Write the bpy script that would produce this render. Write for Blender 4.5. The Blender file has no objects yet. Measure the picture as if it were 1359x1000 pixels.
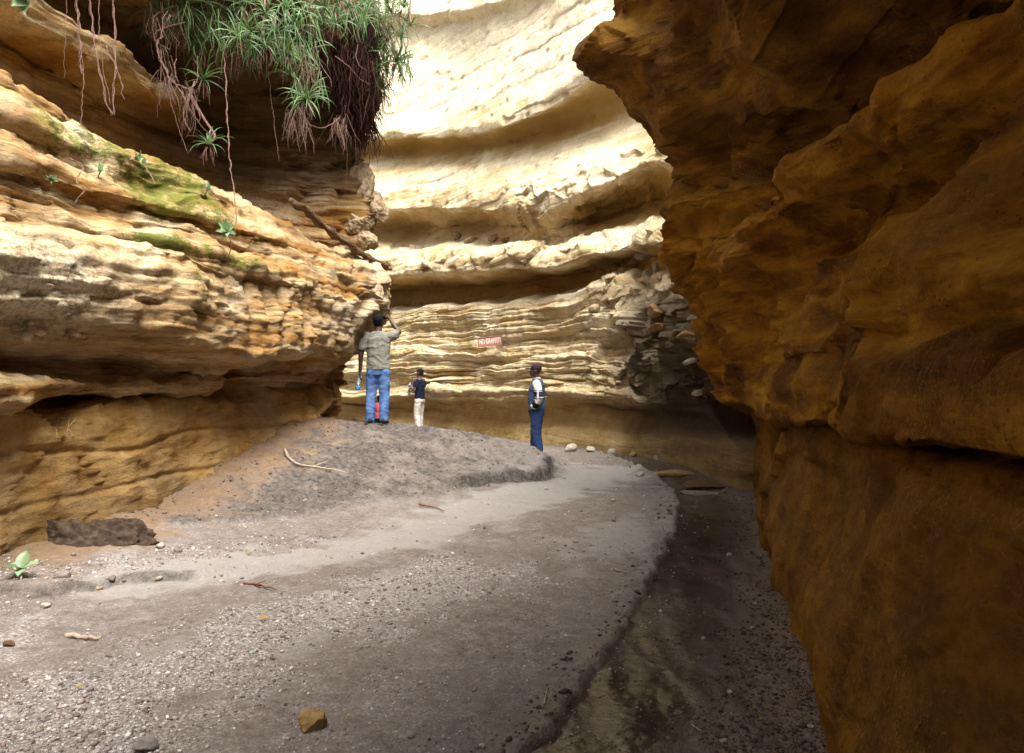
import bpy, bmesh, math, random
import numpy as np
from mathutils import Vector, Matrix, Euler

random.seed(11)
RNG = np.random.default_rng(11)
SC = bpy.context.scene
COL = SC.collection

# ------------------------------------------------------------------ camera
CAMZ = 1.5
F = 1000.0            # focal length in photograph pixels (1359 wide)
cam_d = bpy.data.cameras.new('camera')
cam_d.sensor_width = 36.0
cam_d.lens = 36.0 * F / 1359.0
cam_d.clip_start = 0.05
cam_d.clip_end = 400
cam = bpy.data.objects.new('camera', cam_d)
cam.location = (0, 0, CAMZ)
cam.rotation_euler = (math.radians(90), 0, 0)
COL.objects.link(cam)
SC.camera = cam

# ------------------------------------------------------------------ sky + sun (bright overcast, high)
SUN_EL, SUN_AZ = 62.0, 155.0      # azimuth: compass angle the light comes from (180 = behind the camera)
world = bpy.data.worlds.new('World')
SC.world = world
world.use_nodes = True
wn = world.node_tree
wn.nodes.clear()
w_out = wn.nodes.new('ShaderNodeOutputWorld')
w_bg = wn.nodes.new('ShaderNodeBackground')
w_sky = wn.nodes.new('ShaderNodeTexSky')
w_sky.sky_type = 'NISHITA'
w_sky.sun_disc = False
w_sky.sun_elevation = math.radians(SUN_EL)
w_sky.sun_rotation = math.radians(SUN_AZ)
w_sky.air_density = 1.6
w_sky.dust_density = 5.0
w_hsv = wn.nodes.new('ShaderNodeHueSaturation')
w_hsv.inputs['Saturation'].default_value = 0.10      # thin cloud: nearly white sky
w_bg.inputs['Strength'].default_value = 0.095
wn.links.new(w_sky.outputs[0], w_hsv.inputs['Color'])
wn.links.new(w_hsv.outputs[0], w_bg.inputs['Color'])
wn.links.new(w_bg.outputs[0], w_out.inputs['Surface'])

sun_d = bpy.data.lights.new('sun', 'SUN')
sun_d.energy = 3.3
sun_d.angle = math.radians(45)
sun_d.color = (1.0, 0.96, 0.88)
sun = bpy.data.objects.new('sun', sun_d)
az, el = math.radians(SUN_AZ), math.radians(SUN_EL)
to_sun = Vector((math.sin(az) * math.cos(el), math.cos(az) * math.cos(el), math.sin(el)))
sun.rotation_euler = to_sun.to_track_quat('Z', 'Y').to_euler()
sun.location = to_sun * 60
COL.objects.link(sun)

SC.view_settings.view_transform = 'Standard'
SC.view_settings.look = 'None'
SC.view_settings.gamma = 1.0
SC.view_settings.use_curve_mapping = False
SC.view_settings.exposure = 1.8
SC.render.engine = 'CYCLES'
SC.cycles.use_denoising = True
SC.cycles.max_bounces = 8
SC.cycles.diffuse_bounces = 5
SC.cycles.glossy_bounces = 2
SC.cycles.transmission_bounces = 4

# ------------------------------------------------------------------ maths helpers
def at(px, py, d):
    """a point of the place, from where the photograph shows it and its distance"""
    return np.array([(px - 679.5) / F * d, d, CAMZ + (500 - py) / F * d])

def pchip(x, y, xq):
    x = np.asarray(x, float); y = np.asarray(y, float); xq = np.asarray(xq, float)
    h = np.diff(x)
    sh = (len(h),) + (1,) * (y.ndim - 1)
    hh = h.reshape(sh)
    dl = np.diff(y, axis=0) / hh
    n = len(x)
    m = np.zeros_like(y)
    if n == 2:
        m[0] = m[1] = dl[0]
    else:
        a, b = dl[:-1], dl[1:]
        w1 = 2 * hh[1:] + hh[:-1]; w2 = hh[1:] + 2 * hh[:-1]
        with np.errstate(divide='ignore', invalid='ignore'):
            mm = (w1 + w2) / (w1 / a + w2 / b)
        m[1:-1] = np.where(a * b > 0, mm, 0)
        m[0] = dl[0]; m[-1] = dl[-1]
    i = np.clip(np.searchsorted(x, xq, side='right') - 1, 0, n - 2)
    t = ((np.clip(xq, x[0], x[-1]) - x[i]) / h[i]).reshape((len(xq),) + (1,) * (y.ndim - 1))
    hi = h[i].reshape(t.shape)
    t2, t3 = t * t, t * t * t
    return ((2*t3 - 3*t2 + 1) * y[i] + (t3 - 2*t2 + t) * hi * m[i] +
            (-2*t3 + 3*t2) * y[i+1] + (t3 - t2) * hi * m[i+1])

_g = np.random.default_rng(5)
GRAD = _g.normal(size=(256, 3)).astype(np.float32)
GRAD /= np.linalg.norm(GRAD, axis=1, keepdims=True)
PERM = _g.permutation(256).astype(np.int32)
PERM = np.concatenate([PERM, PERM, PERM])
RV = _g.random((256, 3)).astype(np.float32)

def _hash(ix, iy, iz):
    return PERM[(PERM[(PERM[ix & 255] + iy) & 255] + iz) & 255]

def perlin(p):
    p = np.asarray(p, np.float32)
    s = p.shape[:-1]; p = p.reshape(-1, 3)
    i = np.floor(p).astype(np.int32); f = p - i
    w = f * f * f * (f * (f * 6 - 15) + 10)
    r = np.zeros(len(p), np.float32)
    for a in (0, 1):
        for b in (0, 1):
            for c in (0, 1):
                g = GRAD[_hash(i[:, 0] + a, i[:, 1] + b, i[:, 2] + c)]
                dt = (f[:, 0] - a) * g[:, 0] + (f[:, 1] - b) * g[:, 1] + (f[:, 2] - c) * g[:, 2]
                wx = w[:, 0] if a else 1 - w[:, 0]
                wy = w[:, 1] if b else 1 - w[:, 1]
                wz = w[:, 2] if c else 1 - w[:, 2]
                r += dt * wx * wy * wz
    return (r * 1.6).reshape(s)

def fbm(p, octv=4, gain=0.5, lac=2.03):
    r = 0; a = 1.0; p = np.asarray(p, np.float32)
    for k in range(octv):
        r = r + a * perlin(p + 17.3 * k)
        p = p * lac; a *= gain
    return r

def ridged(p, octv=4, gain=0.5, lac=2.1):
    r = 0; a = 1.0; p = np.asarray(p, np.float32)
    for k in range(octv):
        r = r + a * (1 - 2 * np.abs(perlin(p + 9.7 * k)))
        p = p * lac; a *= gain
    return r

def worley(p):
    """F1, F2 distances and the value of the nearest cell"""
    p = np.asarray(p, np.float32); s = p.shape[:-1]; p = p.reshape(-1, 3)
    i = np.floor(p).astype(np.int32)
    f1 = np.full(len(p), 9, np.float32); f2 = f1.copy(); cid = np.zeros(len(p), np.int32)
    for a in (-1, 0, 1):
        for b in (-1, 0, 1):
            for c in (-1, 0, 1):
                j = i + np.array([a, b, c], np.int32)
                h = _hash(j[:, 0], j[:, 1], j[:, 2])
                dd = np.linalg.norm(j + RV[h] - p, axis=1)
                closer = dd < f1
                f2 = np.where(closer, f1, np.minimum(f2, dd))
                cid = np.where(closer, h, cid)
                f1 = np.where(closer, dd, f1)
    return f1.reshape(s), f2.reshape(s), RV[cid, 0].reshape(s), cid.reshape(s)

def facets(p):
    """chipped rock: every cell a flat facet tilted its own way"""
    p = np.asarray(p, np.float32); s = p.shape[:-1]; q = p.reshape(-1, 3)
    i = np.floor(q).astype(np.int32)
    f1 = np.full(len(q), 9, np.float32); out = np.zeros(len(q), np.float32)
    for a in (-1, 0, 1):
        for b in (-1, 0, 1):
            for c in (-1, 0, 1):
                j = i + np.array([a, b, c], np.int32)
                h = _hash(j[:, 0], j[:, 1], j[:, 2])
                dv = q - (j + RV[h]); dd = np.linalg.norm(dv, axis=1)
                val = (dv * GRAD[h]).sum(1) + (RV[h, 1] - .5) * .8
                cl = dd < f1
                out = np.where(cl, val, out); f1 = np.where(cl, dd, f1)
    return out.reshape(s)

def sstep(a, b, x):
    t = np.clip((x - a) / (b - a), 0, 1)
    return t * t * (3 - 2 * t)

def bump_at(x, c, w):
    return np.exp(-((x - c) / w) ** 2)

def beds(P, thick, warp=0.3, seed=0.0, along=0.5, tilt=(0, 0), wob=.12, sharp=.90):
    """bedded rock: each bed stands proud or back by its own amount, which drifts along the wall"""
    z = P[..., 2] + tilt[0] * P[..., 0] + tilt[1] * P[..., 1]
    zz = z + warp * perlin(P * np.array([.33, .33, .45]) + seed) + 0.25 * warp * perlin(P * 1.3 + seed)
    t = zz / thick + wob * perlin(P * np.array([.5, .5, .2]) + 3 * seed)
    i = np.floor(t); f = t - i
    q = np.stack([P[..., 0] * along, P[..., 1] * along, i * 13.73 + seed * 7], -1)
    q1 = np.stack([P[..., 0] * along, P[..., 1] * along, (i + 1) * 13.73 + seed * 7], -1)
    a = perlin(q); b = perlin(q1)
    w = sstep(sharp, 1.0, f)
    return a * (1 - w) + b * w + 0.25 * (1 - (2 * f - 1) ** 4)

def normals_of(P, ref):
    du = np.gradient(P, axis=1); dv = np.gradient(P, axis=0)
    n = np.cross(du, dv)
    n /= np.linalg.norm(n, axis=2, keepdims=True) + 1e-9
    return n * ref

def mesh_grid(name, P, mat, attrs=None, flip=False):
    R, C = P.shape[:2]
    me = bpy.data.meshes.new(name)
    idx = np.arange(R * C).reshape(R, C)
    q = np.stack([idx[:-1, :-1], idx[:-1, 1:], idx[1:, 1:], idx[1:, :-1]], -1).reshape(-1, 4)
    if flip:
        q = q[:, ::-1]
    me.vertices.add(R * C)
    me.vertices.foreach_set('co', P.astype(np.float32).ravel())
    me.loops.add(q.size)
    me.loops.foreach_set('vertex_index', q.astype(np.int32).ravel())
    me.polygons.add(len(q))
    me.polygons.foreach_set('loop_start', np.arange(0, q.size, 4, dtype=np.int32))
    me.polygons.foreach_set('use_smooth', np.ones(len(q), bool))
    me.update(calc_edges=True)
    for k, v in (attrs or {}).items():
        at_ = me.attributes.new(k, 'FLOAT', 'POINT')
        at_.data.foreach_set('value', np.asarray(v, np.float32).ravel())
    me.materials.append(mat)
    ob = bpy.data.objects.new(name, me)
    COL.objects.link(ob)
    return ob

def pymesh(name, verts, faces, mat, smooth=False, mats=None, fmat=None):
    me = bpy.data.meshes.new(name)
    me.from_pydata([tuple(v) for v in verts], [], faces)
    for m in (mats or [mat]):
        me.materials.append(m)
    if fmat is not None:
        me.polygons.foreach_set('material_index', np.asarray(fmat, np.int32))
    if smooth:
        me.polygons.foreach_set('use_smooth', np.ones(len(me.polygons), bool))
    me.update()
    return me

def link(name, me, parent=None, loc=None):
    ob = bpy.data.objects.new(name, me)
    COL.objects.link(ob)
    if parent is not None:
        ob.parent = parent
    if loc is not None:
        ob.location = loc
    return ob

def tag(o, label=None, cat=None, group=None, kind=None):
    if label: o['label'] = label
    if cat: o['category'] = cat
    if group: o['group'] = group
    if kind: o['kind'] = kind
    return o

def thing(name, label, cat, loc=(0, 0, 0), rot=(0, 0, 0), group=None):
    o = bpy.data.objects.new(name, None)
    o.empty_display_size = 0.1
    COL.objects.link(o)
    o.location = loc; o.rotation_euler = rot
    return tag(o, label, cat, group)

# ------------------------------------------------------------------ materials
class NT:
    def __init__(self, name):
        self.m = bpy.data.materials.new(name); self.m.use_nodes = True
        self.t = self.m.node_tree; self.t.nodes.clear()
        self.out = self.n('ShaderNodeOutputMaterial')
        self.b = self.n('ShaderNodeBsdfPrincipled')
        self.t.links.new(self.b.outputs[0], self.out.inputs[0])
    def n(self, kind, **kw):
        nd = self.t.nodes.new(kind)
        for k, v in kw.items(): setattr(nd, k, v)
        return nd
    def put(self, sock, v):
        if isinstance(v, bpy.types.NodeSocket): self.t.links.new(v, sock)
        elif v is not None: sock.default_value = v
    def pos(self, scale=(1, 1, 1), local=False):
        if local:
            g = self.n('ShaderNodeTexCoord').outputs['Object']
        else:
            g = self.n('ShaderNodeNewGeometry').outputs['Position']
        mp = self.n('ShaderNodeMapping'); mp.inputs['Scale'].default_value = scale
        self.t.links.new(g, mp.inputs[0]); return mp.outputs[0]
    def noise(self, vec, scale, detail=4, rough=.55, dist=0.0, out='Fac'):
        nd = self.n('ShaderNodeTexNoise')
        self.put(nd.inputs['Vector'], vec); nd.inputs['Scale'].default_value = scale
        nd.inputs['Detail'].default_value = detail; nd.inputs['Roughness'].default_value = rough
        nd.inputs['Distortion'].default_value = dist
        return nd.outputs[out]
    def voro(self, vec, scale, feature='F1', out='Distance'):
        nd = self.n('ShaderNodeTexVoronoi'); nd.feature = feature
        self.put(nd.inputs['Vector'], vec); nd.inputs['Scale'].default_value = scale
        return nd.outputs[out]
    def ramp(self, fac, stops, interp='LINEAR'):
        nd = self.n('ShaderNodeValToRGB'); cr = nd.color_ramp; cr.interpolation = interp
        while len(cr.elements) < len(stops): cr.elements.new(0.5)
        for e, (p, c) in zip(cr.elements, stops):
            e.position = p
            e.color = (c, c, c, 1) if isinstance(c, (int, float)) else (*c, 1)
        self.put(nd.inputs[0], fac); return nd.outputs[0]
    def mix(self, fac, a, b, blend='MIX'):
        nd = self.n('ShaderNodeMix', data_type='RGBA', blend_type=blend)
        self.put(nd.inputs[0], fac)
        self.put(nd.inputs[6], a if isinstance(a, bpy.types.NodeSocket) else (*a, 1))
        self.put(nd.inputs[7], b if isinstance(b, bpy.types.NodeSocket) else (*b, 1))
        return nd.outputs[2]
    def math(self, op, a, b=None, clamp=False):
        nd = self.n('ShaderNodeMath', operation=op); nd.use_clamp = clamp
        self.put(nd.inputs[0], a)
        if b is not None: self.put(nd.inputs[1], b)
        return nd.outputs[0]
    def attr(self, name):
        nd = self.n('ShaderNodeAttribute'); nd.attribute_name = name
        return nd.outputs['Fac']
    def bump(self, h, strength=.5, dist=.02, prev=None):
        nd = self.n('ShaderNodeBump')
        nd.inputs['Strength'].default_value = strength; nd.inputs['Distance'].default_value = dist
        self.put(nd.inputs['Height'], h)
        if prev is not None: self.put(nd.inputs['Normal'], prev)
        return nd.outputs[0]
    def done(self, col, rough=.9, normal=None, spec=.2):
        self.put(self.b.inputs['Base Color'], col if isinstance(col, bpy.types.NodeSocket) else (*col, 1))
        self.put(self.b.inputs['Roughness'], rough)
        self.b.inputs['Specular IOR Level'].default_value = spec
        if normal is not None: self.put(self.b.inputs['Normal'], normal)
        return self.m

def rock_material(name, c_dark, c_mid, c_light, strata=(.35, .35, 5.0), bumpk=1.0, scratch=0.0):
    k = NT(name)
    ps = k.pos(strata)
    band = k.noise(ps, 1.6, 6, .62, .25)
    col = k.ramp(band, [(.30, c_dark), (.47, c_mid), (.62, c_light)])
    iso = k.noise(k.pos((1, 1, 1.3)), 2.4, 8, .68, .5)
    col = k.mix(k.attr('plain'), col, k.ramp(iso, [(.33, c_dark), (.50, c_mid), (.70, tuple(.5 * (a + b) for a, b in zip(c_mid, c_light)))]))
    blot = k.noise(k.pos(), 0.9, 6, .65, .4)
    col = k.mix(k.ramp(blot, [(.42, 0.0), (.72, .75)]), col, c_light)
    blot2 = k.noise(k.pos((1, 1, 1.8)), 1.7, 7, .7, .6)
    col = k.mix(k.ramp(blot2, [(.52, 0.0), (.75, .6)]), col, c_dark)
    stk = k.noise(k.pos((2.4, 2.4, .20)), 2.0, 5, .65, .3)
    col = k.mix(.45, col, k.ramp(stk, [(.36, .55), (.56, 1.0)]), 'MULTIPLY')
    fine = k.noise(k.pos(), 38, 5, .7)
    col = k.mix(.30, col, k.ramp(fine, [(.3, .25), (.7, 1.0)]), 'MULTIPLY')
    thin = k.noise(k.pos((1.6, 1.6, 22)), 1.5, 5, .75, .9)
    col = k.mix(k.math('MULTIPLY', k.attr('band'), .75), col, k.ramp(thin, [(.35, .30), (.52, 1.0)]), 'MULTIPLY')
    pit = k.voro(k.pos(), 33, 'F1'); pitm = k.ramp(k.noise(k.pos(), 5, 4), [(.45, 0.0), (.65, 1.0)])
    col = k.mix(k.math('MULTIPLY', pitm, k.ramp(pit, [(.10, .8), (.30, 0.0)])), col, c_dark)
    # mineral bloom with painted glare, moss, dirt with painted shade
    spk = k.noise(k.pos(), 24, 5, .75)
    bl = k.math('MULTIPLY', k.attr('bloom_glare'), k.ramp(spk, [(.40, 0.15), (.55, 1.0)]))
    col = k.mix(bl, col, (.78, .69, .52))
    gr = k.noise(k.pos((1, 1, 1.6)), 6.5, 9, .82)
    mf = k.ramp(k.math('ADD', k.attr('moss'), k.math('MULTIPLY', k.math('SUBTRACT', gr, .5), 2.8)), [(.40, 0.0), (.70, .92)])
    mcol = k.mix(k.noise(k.pos(), 14, 6, .8), (.022, .027, .006), (.235, .25, .036))
    col = k.mix(mf, col, mcol)
    col = k.mix(k.attr('ochre'), col, k.mix(fine, (.30, .175, .040), (.46, .30, .088)))
    dirt_shade = k.attr('dirt_shade')
    col = k.mix(dirt_shade, col, k.mix(fine, (.035, .022, .012), (.085, .055, .032)))
    if scratch:
        sc_ = k.noise(k.pos((1.0, 7.0, 1.6)), 7, 3, .6, 1.6)
        ln = k.ramp(k.math('ABSOLUTE', k.math('SUBTRACT', sc_, .5)), [(.0, scratch), (.012, 0.0)])
        wh = k.ramp(k.noise(k.pos(), 1.3, 3), [(.45, 0.0), (.62, 1.0)])
        col = k.mix(k.math('MULTIPLY', ln, wh), col, (.62, .42, .16))
    h1 = k.noise(k.pos((1, 1, 3)), 9, 8, .70, .3)
    h2 = k.noise(k.pos(), 55, 6, .75)
    h3 = k.voro(k.pos((1, 1, 1.4)), 16, 'DISTANCE_TO_EDGE')
    ck = k.math('MULTIPLY', k.ramp(h3, [(.0, 1.0), (.035, 0.0)]), k.ramp(k.noise(k.pos(), 2.2, 4), [(.54, 0.0), (.66, 1.0)]))
    nb = k.bump(h1, .65 * bumpk, .05)
    nb = k.bump(k.math('SUBTRACT', h2, k.math('MULTIPLY', ck, .6)), .6 * bumpk, .016, nb)
    return k.done(col, .92, nb, .12)

M_BACK = rock_material('back_wall_rock', (.42, .27, .10), (.62, .465, .245), (.76, .65, .44))
M_LEFT = rock_material('left_wall_rock', (.24, .088, .013), (.44, .235, .070), (.66, .49, .28), bumpk=1.2)
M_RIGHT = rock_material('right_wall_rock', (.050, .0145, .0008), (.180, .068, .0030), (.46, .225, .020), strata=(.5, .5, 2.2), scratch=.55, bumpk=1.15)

# ------------------------------------------------------------------ canyon walls
def loft(base_xy, nrm_xy, ucoord, levels, counts, ray=None):
    """levels: list of (u list, z list, off list); counts: rows per gap. Returns grid (rows, cols, 3)."""
    Z, O = [], []
    for us, zs, os_ in levels:
        Z.append(pchip(us, np.asarray(zs, float), ucoord) if len(us) > 1 else np.full(len(ucoord), zs[0]))
        O.append(pchip(us, np.asarray(os_, float), ucoord) if len(us) > 1 else np.full(len(ucoord), os_[0]))
    Z = np.array(Z); O = np.array(O)
    v = [0.0]
    for i, c in enumerate(counts):
        v += list(i + (np.arange(c) + 1) / c)
    v = np.array(v)
    lv = np.arange(len(levels))
    Zq = pchip(lv, Z, v); Oq = pchip(lv, O, v)
    P = np.zeros((len(v), len(ucoord), 3))
    P[..., 0] = base_xy[None, :, 0] + nrm_xy[None, :, 0] * Oq
    P[..., 1] = base_xy[None, :, 1] + nrm_xy[None, :, 1] * Oq
    P[..., 2] = Zq
    return P

def plan_normals(xy, side):
    t = np.gradient(xy, axis=0)
    t /= np.linalg.norm(t, axis=1, keepdims=True)
    n = np.stack([t[:, 1], -t[:, 0]], 1) * side
    k = np.ones(31) / 31
    n = np.stack([np.convolve(np.pad(n[:, i], 15, mode='edge'), k, 'valid') for i in (0, 1)], 1)
    return n / np.linalg.norm(n, axis=1, keepdims=True)
# ---- far amphitheatre wall: bedded pale tuff, curving round from deep left to near right
BD_px = [380, 480, 540, 600, 660, 720, 780, 850, 900, 950, 985, 1030, 1080, 1150]
BD_d = [25.0, 23.6, 22.4, 20.6, 18.4, 16.6, 15.3, 14.3, 13.2, 11.8, 10.9, 10.7, 11.0, 11.6]
NU = 560
bu = np.concatenate([np.linspace(380, 480, 30, endpoint=False), np.linspace(480, 1000, 470, endpoint=False), np.linspace(1000, 1150, 60)])
bD = pchip(BD_px, BD_d, bu)
def blev(px, py, off):
    return px, py, off
X5 = [480, 560, 640, 720, 800, 870, 930, 985, 1060]
BL = [
    (X5, [640, 630, 625, 620, 618, 624, 640, 670, 690], [0.1, .1, .05, .0, .0, .0, .0, 0, 0]),
    (X5, [592, 590, 590, 590, 596, 606, 622, 640, 660], [0.0] * 9),
    (X5, [572, 572, 572, 573, 574, 582, 598, 622, 640], [-.15, -.15, -.15, -.12, -.1, -.05, .05, .1, .1]),
    (X5, [550, 550, 551, 552, 553, 560, 573, 608, 625], [-.5, -.5, -.5, -.45, -.3, -.15, .0, .1, .1]),
    (X5, [536, 536, 536, 537, 537, 543, 556, 597, 612], [-.8, -.75, -.7, -.6, -.5, -.4, -.1, .0, 0]),
    (X5, [528, 528, 529, 530, 530, 534, 545, 585, 600], [.25, .25, .2, .2, .1, .1, .2, -.3, -.3]),
    (X5, [519, 519, 520, 521, 520, 522, 532, 565, 585], [.38, .38, .35, .32, .25, .2, .2, -.7, -.8]),
    (X5, [508, 508, 510, 511, 508, 508, 510, 530, 550], [.05, .05, .05, .05, .05, .05, .1, -.7, -.8]),
    (X5, [490, 490, 492, 494, 490, 488, 488, 505, 520], [.15, .15, .15, .15, .2, .3, .3, -.5, -.7]),
    (X5, [455, 455, 456, 456, 450, 445, 445, 455, 470], [-.35, -.35, -.3, -.3, -.1, .1, .2, -.3, -.6]),
    (X5, [425, 425, 422, 415, 408, 402, 405, 415, 430], [-.75, -.75, -.7, -.65, -.3, .05, .1, -.3, -.6]),
    (X5, [413, 411, 406, 398, 384, 368, 370, 380, 400], [-1.0, -1.0, -.95, -.85, -.35, -.05, .0, -.4, -.8]),
    (X5, [407, 405, 400, 390, 372, 352, 352, 362, 380], [-2.8, -2.8, -2.6, -2.4, -1.8, -.7, -.2, -.6, -.9]),
    (X5, [385, 384, 381, 372, 356, 340, 340, 350, 370], [-3.3, -3.3, -3.1, -2.9, -2.1, -.8, -.2, -.7, -.9]),
    (X5, [372, 371, 367, 361, 346, 330, 330, 340, 360], [-1.2, -1.2, -1.2, -1.1, -.7, -.1, .1, -.8, -.9]),
    (X5, [364, 362, 358, 355, 338, 322, 320, 330, 350], [-.55, -.5, -.45, -.4, -.2, .25, .3, -.8, -.9]),
    (X5, [352, 350, 346, 340, 328, 312, 310, 320, 340], [-.55, -.5, -.45, -.45, -.3, .1, .1, -.9, -1]),
    (X5, [335, 333, 330, 326, 316, 300, 300, 310, 330], [-1.1, -1.0, -.9, -.8, -.6, -.5, -.6, -1, -1.1]),
    (X5, [326, 322, 320, 318, 308, 290, 285, 300, 320], [-2.6, -2.6, -2.5, -1.5, -1.5, -2.0, -1.6, -1.2, -1.2]),
    (X5, [305, 300, 298, 302, 290, 268, 265, 285, 305], [-3.1, -3.3, -3.2, -1.4, -2.6, -2.7, -1.7, -1.3, -1.3]),
    (X5, [292, 287, 286, 288, 268, 240, 240, 265, 285], [-2.2, -2.1, -2.1, -1.1, -2.1, -2.0, -1.5, -1.3, -1.3]),
    (X5, [280, 276, 276, 270, 245, 215, 215, 245, 265], [-1.3, -1.2, -1.2, -1.0, -.8, -.9, -1.2, -1.3, -1.3]),
    (X5, [255, 252, 250, 240, 215, 190, 190, 225, 245], [-1.6, -1.5, -1.5, -1.4, -1.2, -1.2, -1.3, -1.3, -1.4]),
    (X5, [228, 226, 222, 212, 188, 165, 170, 205, 225], [-2.3, -2.3, -2.3, -2.2, -2.1, -2.0, -1.8, -1.6, -1.6]),
    (X5, [205, 204, 198, 182, 155, 130, 140, 180, 200], [-2.9, -2.9, -2.9, -2.9, -2.7, -2.6, -2.3, -2.0, -2]),
    (X5, [192, 190, 184, 158, 122, 85, 100, 150, 170], [-2.5, -2.5, -2.5, -2.5, -2.4, -2.3, -2.2, -2.0, -2]),
    (X5, [185, 183, 177, 146, 95, 50, 60, 110, 130], [-1.9, -1.8, -1.8, -1.7, -1.6, -1.6, -1.7, -1.8, -1.9]),
    (X5, [178, 176, 169, 136, 80, 30, 40, 80, 100], [-1.8, -1.75, -1.75, -1.7, -1.6, -1.6, -1.7, -1.8, -1.9]),
    (X5, [150, 148, 140, 105, 55, 5, 10, 40, 60], [-2.4, -2.4, -2.4, -2.2, -1.9, -1.8, -1.9, -2.0, -2.1]),
    (X5, [85, 80, 72, 50, 10, -30, -30, 0, 20], [-3.3, -3.3, -3.2, -2.8, -2.4, -2.2, -2.3, -2.3, -2.4]),
    (X5, [40, 36, 26, 5, -30, -70, -70, -50, -30], [-3.7, -3.7, -3.6, -3.2, -2.8, -2.6, -2.6, -2.6, -2.7]),
    (X5, [24, 18, 8, -20, -50, -90, -90, -80, -60], [-3.2, -3.1, -3.1, -3.0, -2.8, -2.7, -2.7, -2.7, -2.7]),
    (X5, [-20, -25, -35, -55, -85, -130, -130, -120, -100], [-4.0, -4.0, -3.9, -3.5, -3.2, -3.0, -3, -3, -3]),
    (X5, [-110, -120, -130, -140, -160, -190, -190, -190, -180], [-5.2, -5.2, -5.0, -4.6, -4.2, -4, -4, -4, -4]),
    (X5, [-190, -190, -200, -210, -220, -250, -250, -250, -250], [-8, -8, -8, -7.5, -7, -6.5, -6.5, -6.5, -6.5]),
    (X5, [-190, -190, -200, -210, -220, -250, -250, -250, -250], [-30] * 9),
]
def prow(n): return n
def build_back():
    PY, OF = [], []
    for px, py, off in BL:
        PY.append(pchip(px, np.array(py, float), np.clip(bu, 480, 1060)))
        OF.append(pchip(px, np.array(off, float), np.clip(bu, 480, 1060)))
    PY = np.array(PY); OF = np.array(OF)
    # z from the wall's own distance, so that pushing in or out keeps each bed level
    D = bD[None] - OF
    Z = CAMZ + (500 - PY) / F * D
    v = [0.0]
    for i in range(len(BL) - 1):
        gap = abs(np.mean(PY[i]) - np.mean(PY[i + 1])) + 9 * abs(np.mean(OF[i]) - np.mean(OF[i + 1]))
        c = int(max(4, gap * 1.15)) if i < len(BL) - 4 else 8
        if i == 0: c = 4
        v += list(i + (np.arange(c) + 1) / c)
    v = np.array(v); lv = np.arange(len(BL))
    Zq = pchip(lv, Z, v); Dq = pchip(lv, D, v)
    P = np.zeros((len(v), len(bu), 3))
    P[..., 0] = (bu[None] - 679.5) / F * Dq
    P[..., 1] = Dq
    P[..., 2] = Zq
    n = normals_of(P, 1.0)
    if n[..., 1].mean() > 0: n = -n
    px = np.broadcast_to(bu[None], P.shape[:2]); py = 500 - (P[..., 2] - CAMZ) / P[..., 1] * F
    b1 = beds(P, .48, .22, 1.0, .28) * .17
    b2 = beds(P, .15, .12, 2.0, .35) * .085 + beds(P, .06, .08, 2.7, .4) * .03
    lowband = sstep(540, 520, py) * sstep(395, 425, py)
    lump = fbm(P * np.array([.45, .45, .7]), 4, .42) * .17
    fine = fbm(P * 4.0, 4, .55) * .028
    smooth = np.clip(sstep(520, 560, py) + sstep(232, 215, py) * sstep(120, 160, py + (px - 700) * .25), 0, 1)
    # broken, craggy buttress towards the right end
    crag = sstep(745, 850, px) * sstep(330, 360, py + (px - 850) * .1) * sstep(545, 500, py)
    crag = np.maximum(crag, .55 * sstep(650, 720, px) * sstep(150, 200, py) * sstep(345, 320, py) * sstep(-60, 20, (py - 235) + (px - 760) * .35))
    fc = facets(P * np.array([1.5, 1.5, 1.9]) + .35 * perlin(P * 1.7)[..., None]) * .34 + facets(P * 4.2) * .10
    upper = sstep(415, 400, py)
    d = (b1 * (1 - .55 * upper) + b2 * (1 + 1.0 * lowband) * (1 - .75 * upper) * (1 - .9 * sstep(175, 150, py + (px - 560) * .25))) * (1 - .85 * smooth) * (1 - .5 * crag) + lump * (1 - .5 * smooth) * (1 - .4 * upper) + .045 * upper * fbm(P * np.array([1.6, 1.6, 1.0]) + 70, 4, .5) - .05 * upper * sstep(.45, .7, perlin(P * np.array([2.2, 2.2, 3.0]) + 90)) + fine * (1 - .4 * smooth) * (1 - .6 * upper) + crag * fc * (1 - .35 * upper)
    led = facets(P * np.array([1.1, 1.1, 2.0]) + 5) * .16 * sstep(365, 350, py) * sstep(318, 332, py) * sstep(760, 700, px)
    d = d + led
    # ragged lips: push the lip lines up and down a little
    P2 = P + n * d[..., None]
    P2[..., 2] += .07 * fbm(P * np.array([.6, .6, .3]), 3) * (1 - sstep(560, 600, py)) * sstep(-3, 1, P[..., 2] + 2)
    bloom_glare = .75 * sstep(-.05, .5, fbm(P * np.array([.5, .5, 1.2]) + 4, 4)) * sstep(530, 470, py)
    bloom_glare = np.maximum(bloom_glare, .95 * sstep(172, 150, py + (px - 560) * .22))  # overexposed top of the wall painted in as paler rock
    bloom_glare = np.maximum(bloom_glare, .6 * sstep(690, 760, px) * sstep(160, 210, py) * sstep(340, 300, py) * sstep(870, 820, px))
    moss = .5 * sstep(548, 575, py) * sstep(540, 600, px) * sstep(790, 690, px)
    moss = np.maximum(moss, .42 * bump_at(py, 432, 14) * sstep(640, 560, px))
    dirt_shade = .88 * sstep(790, 880, px + 30 * fbm(P * 1.1, 3)) * sstep(365, 410, py) * sstep(620, 560, py) + .2 * sstep(840, 950, px) * sstep(430, 560, py) + .3 * sstep(585, 600, py)  # right-end terms paint in the shade under the overhang
    vv = np.broadcast_to(v[:, None], P.shape[:2]) + .35 * fbm(P * np.array([.6, .6, 1.5]) + 60, 3)
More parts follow.
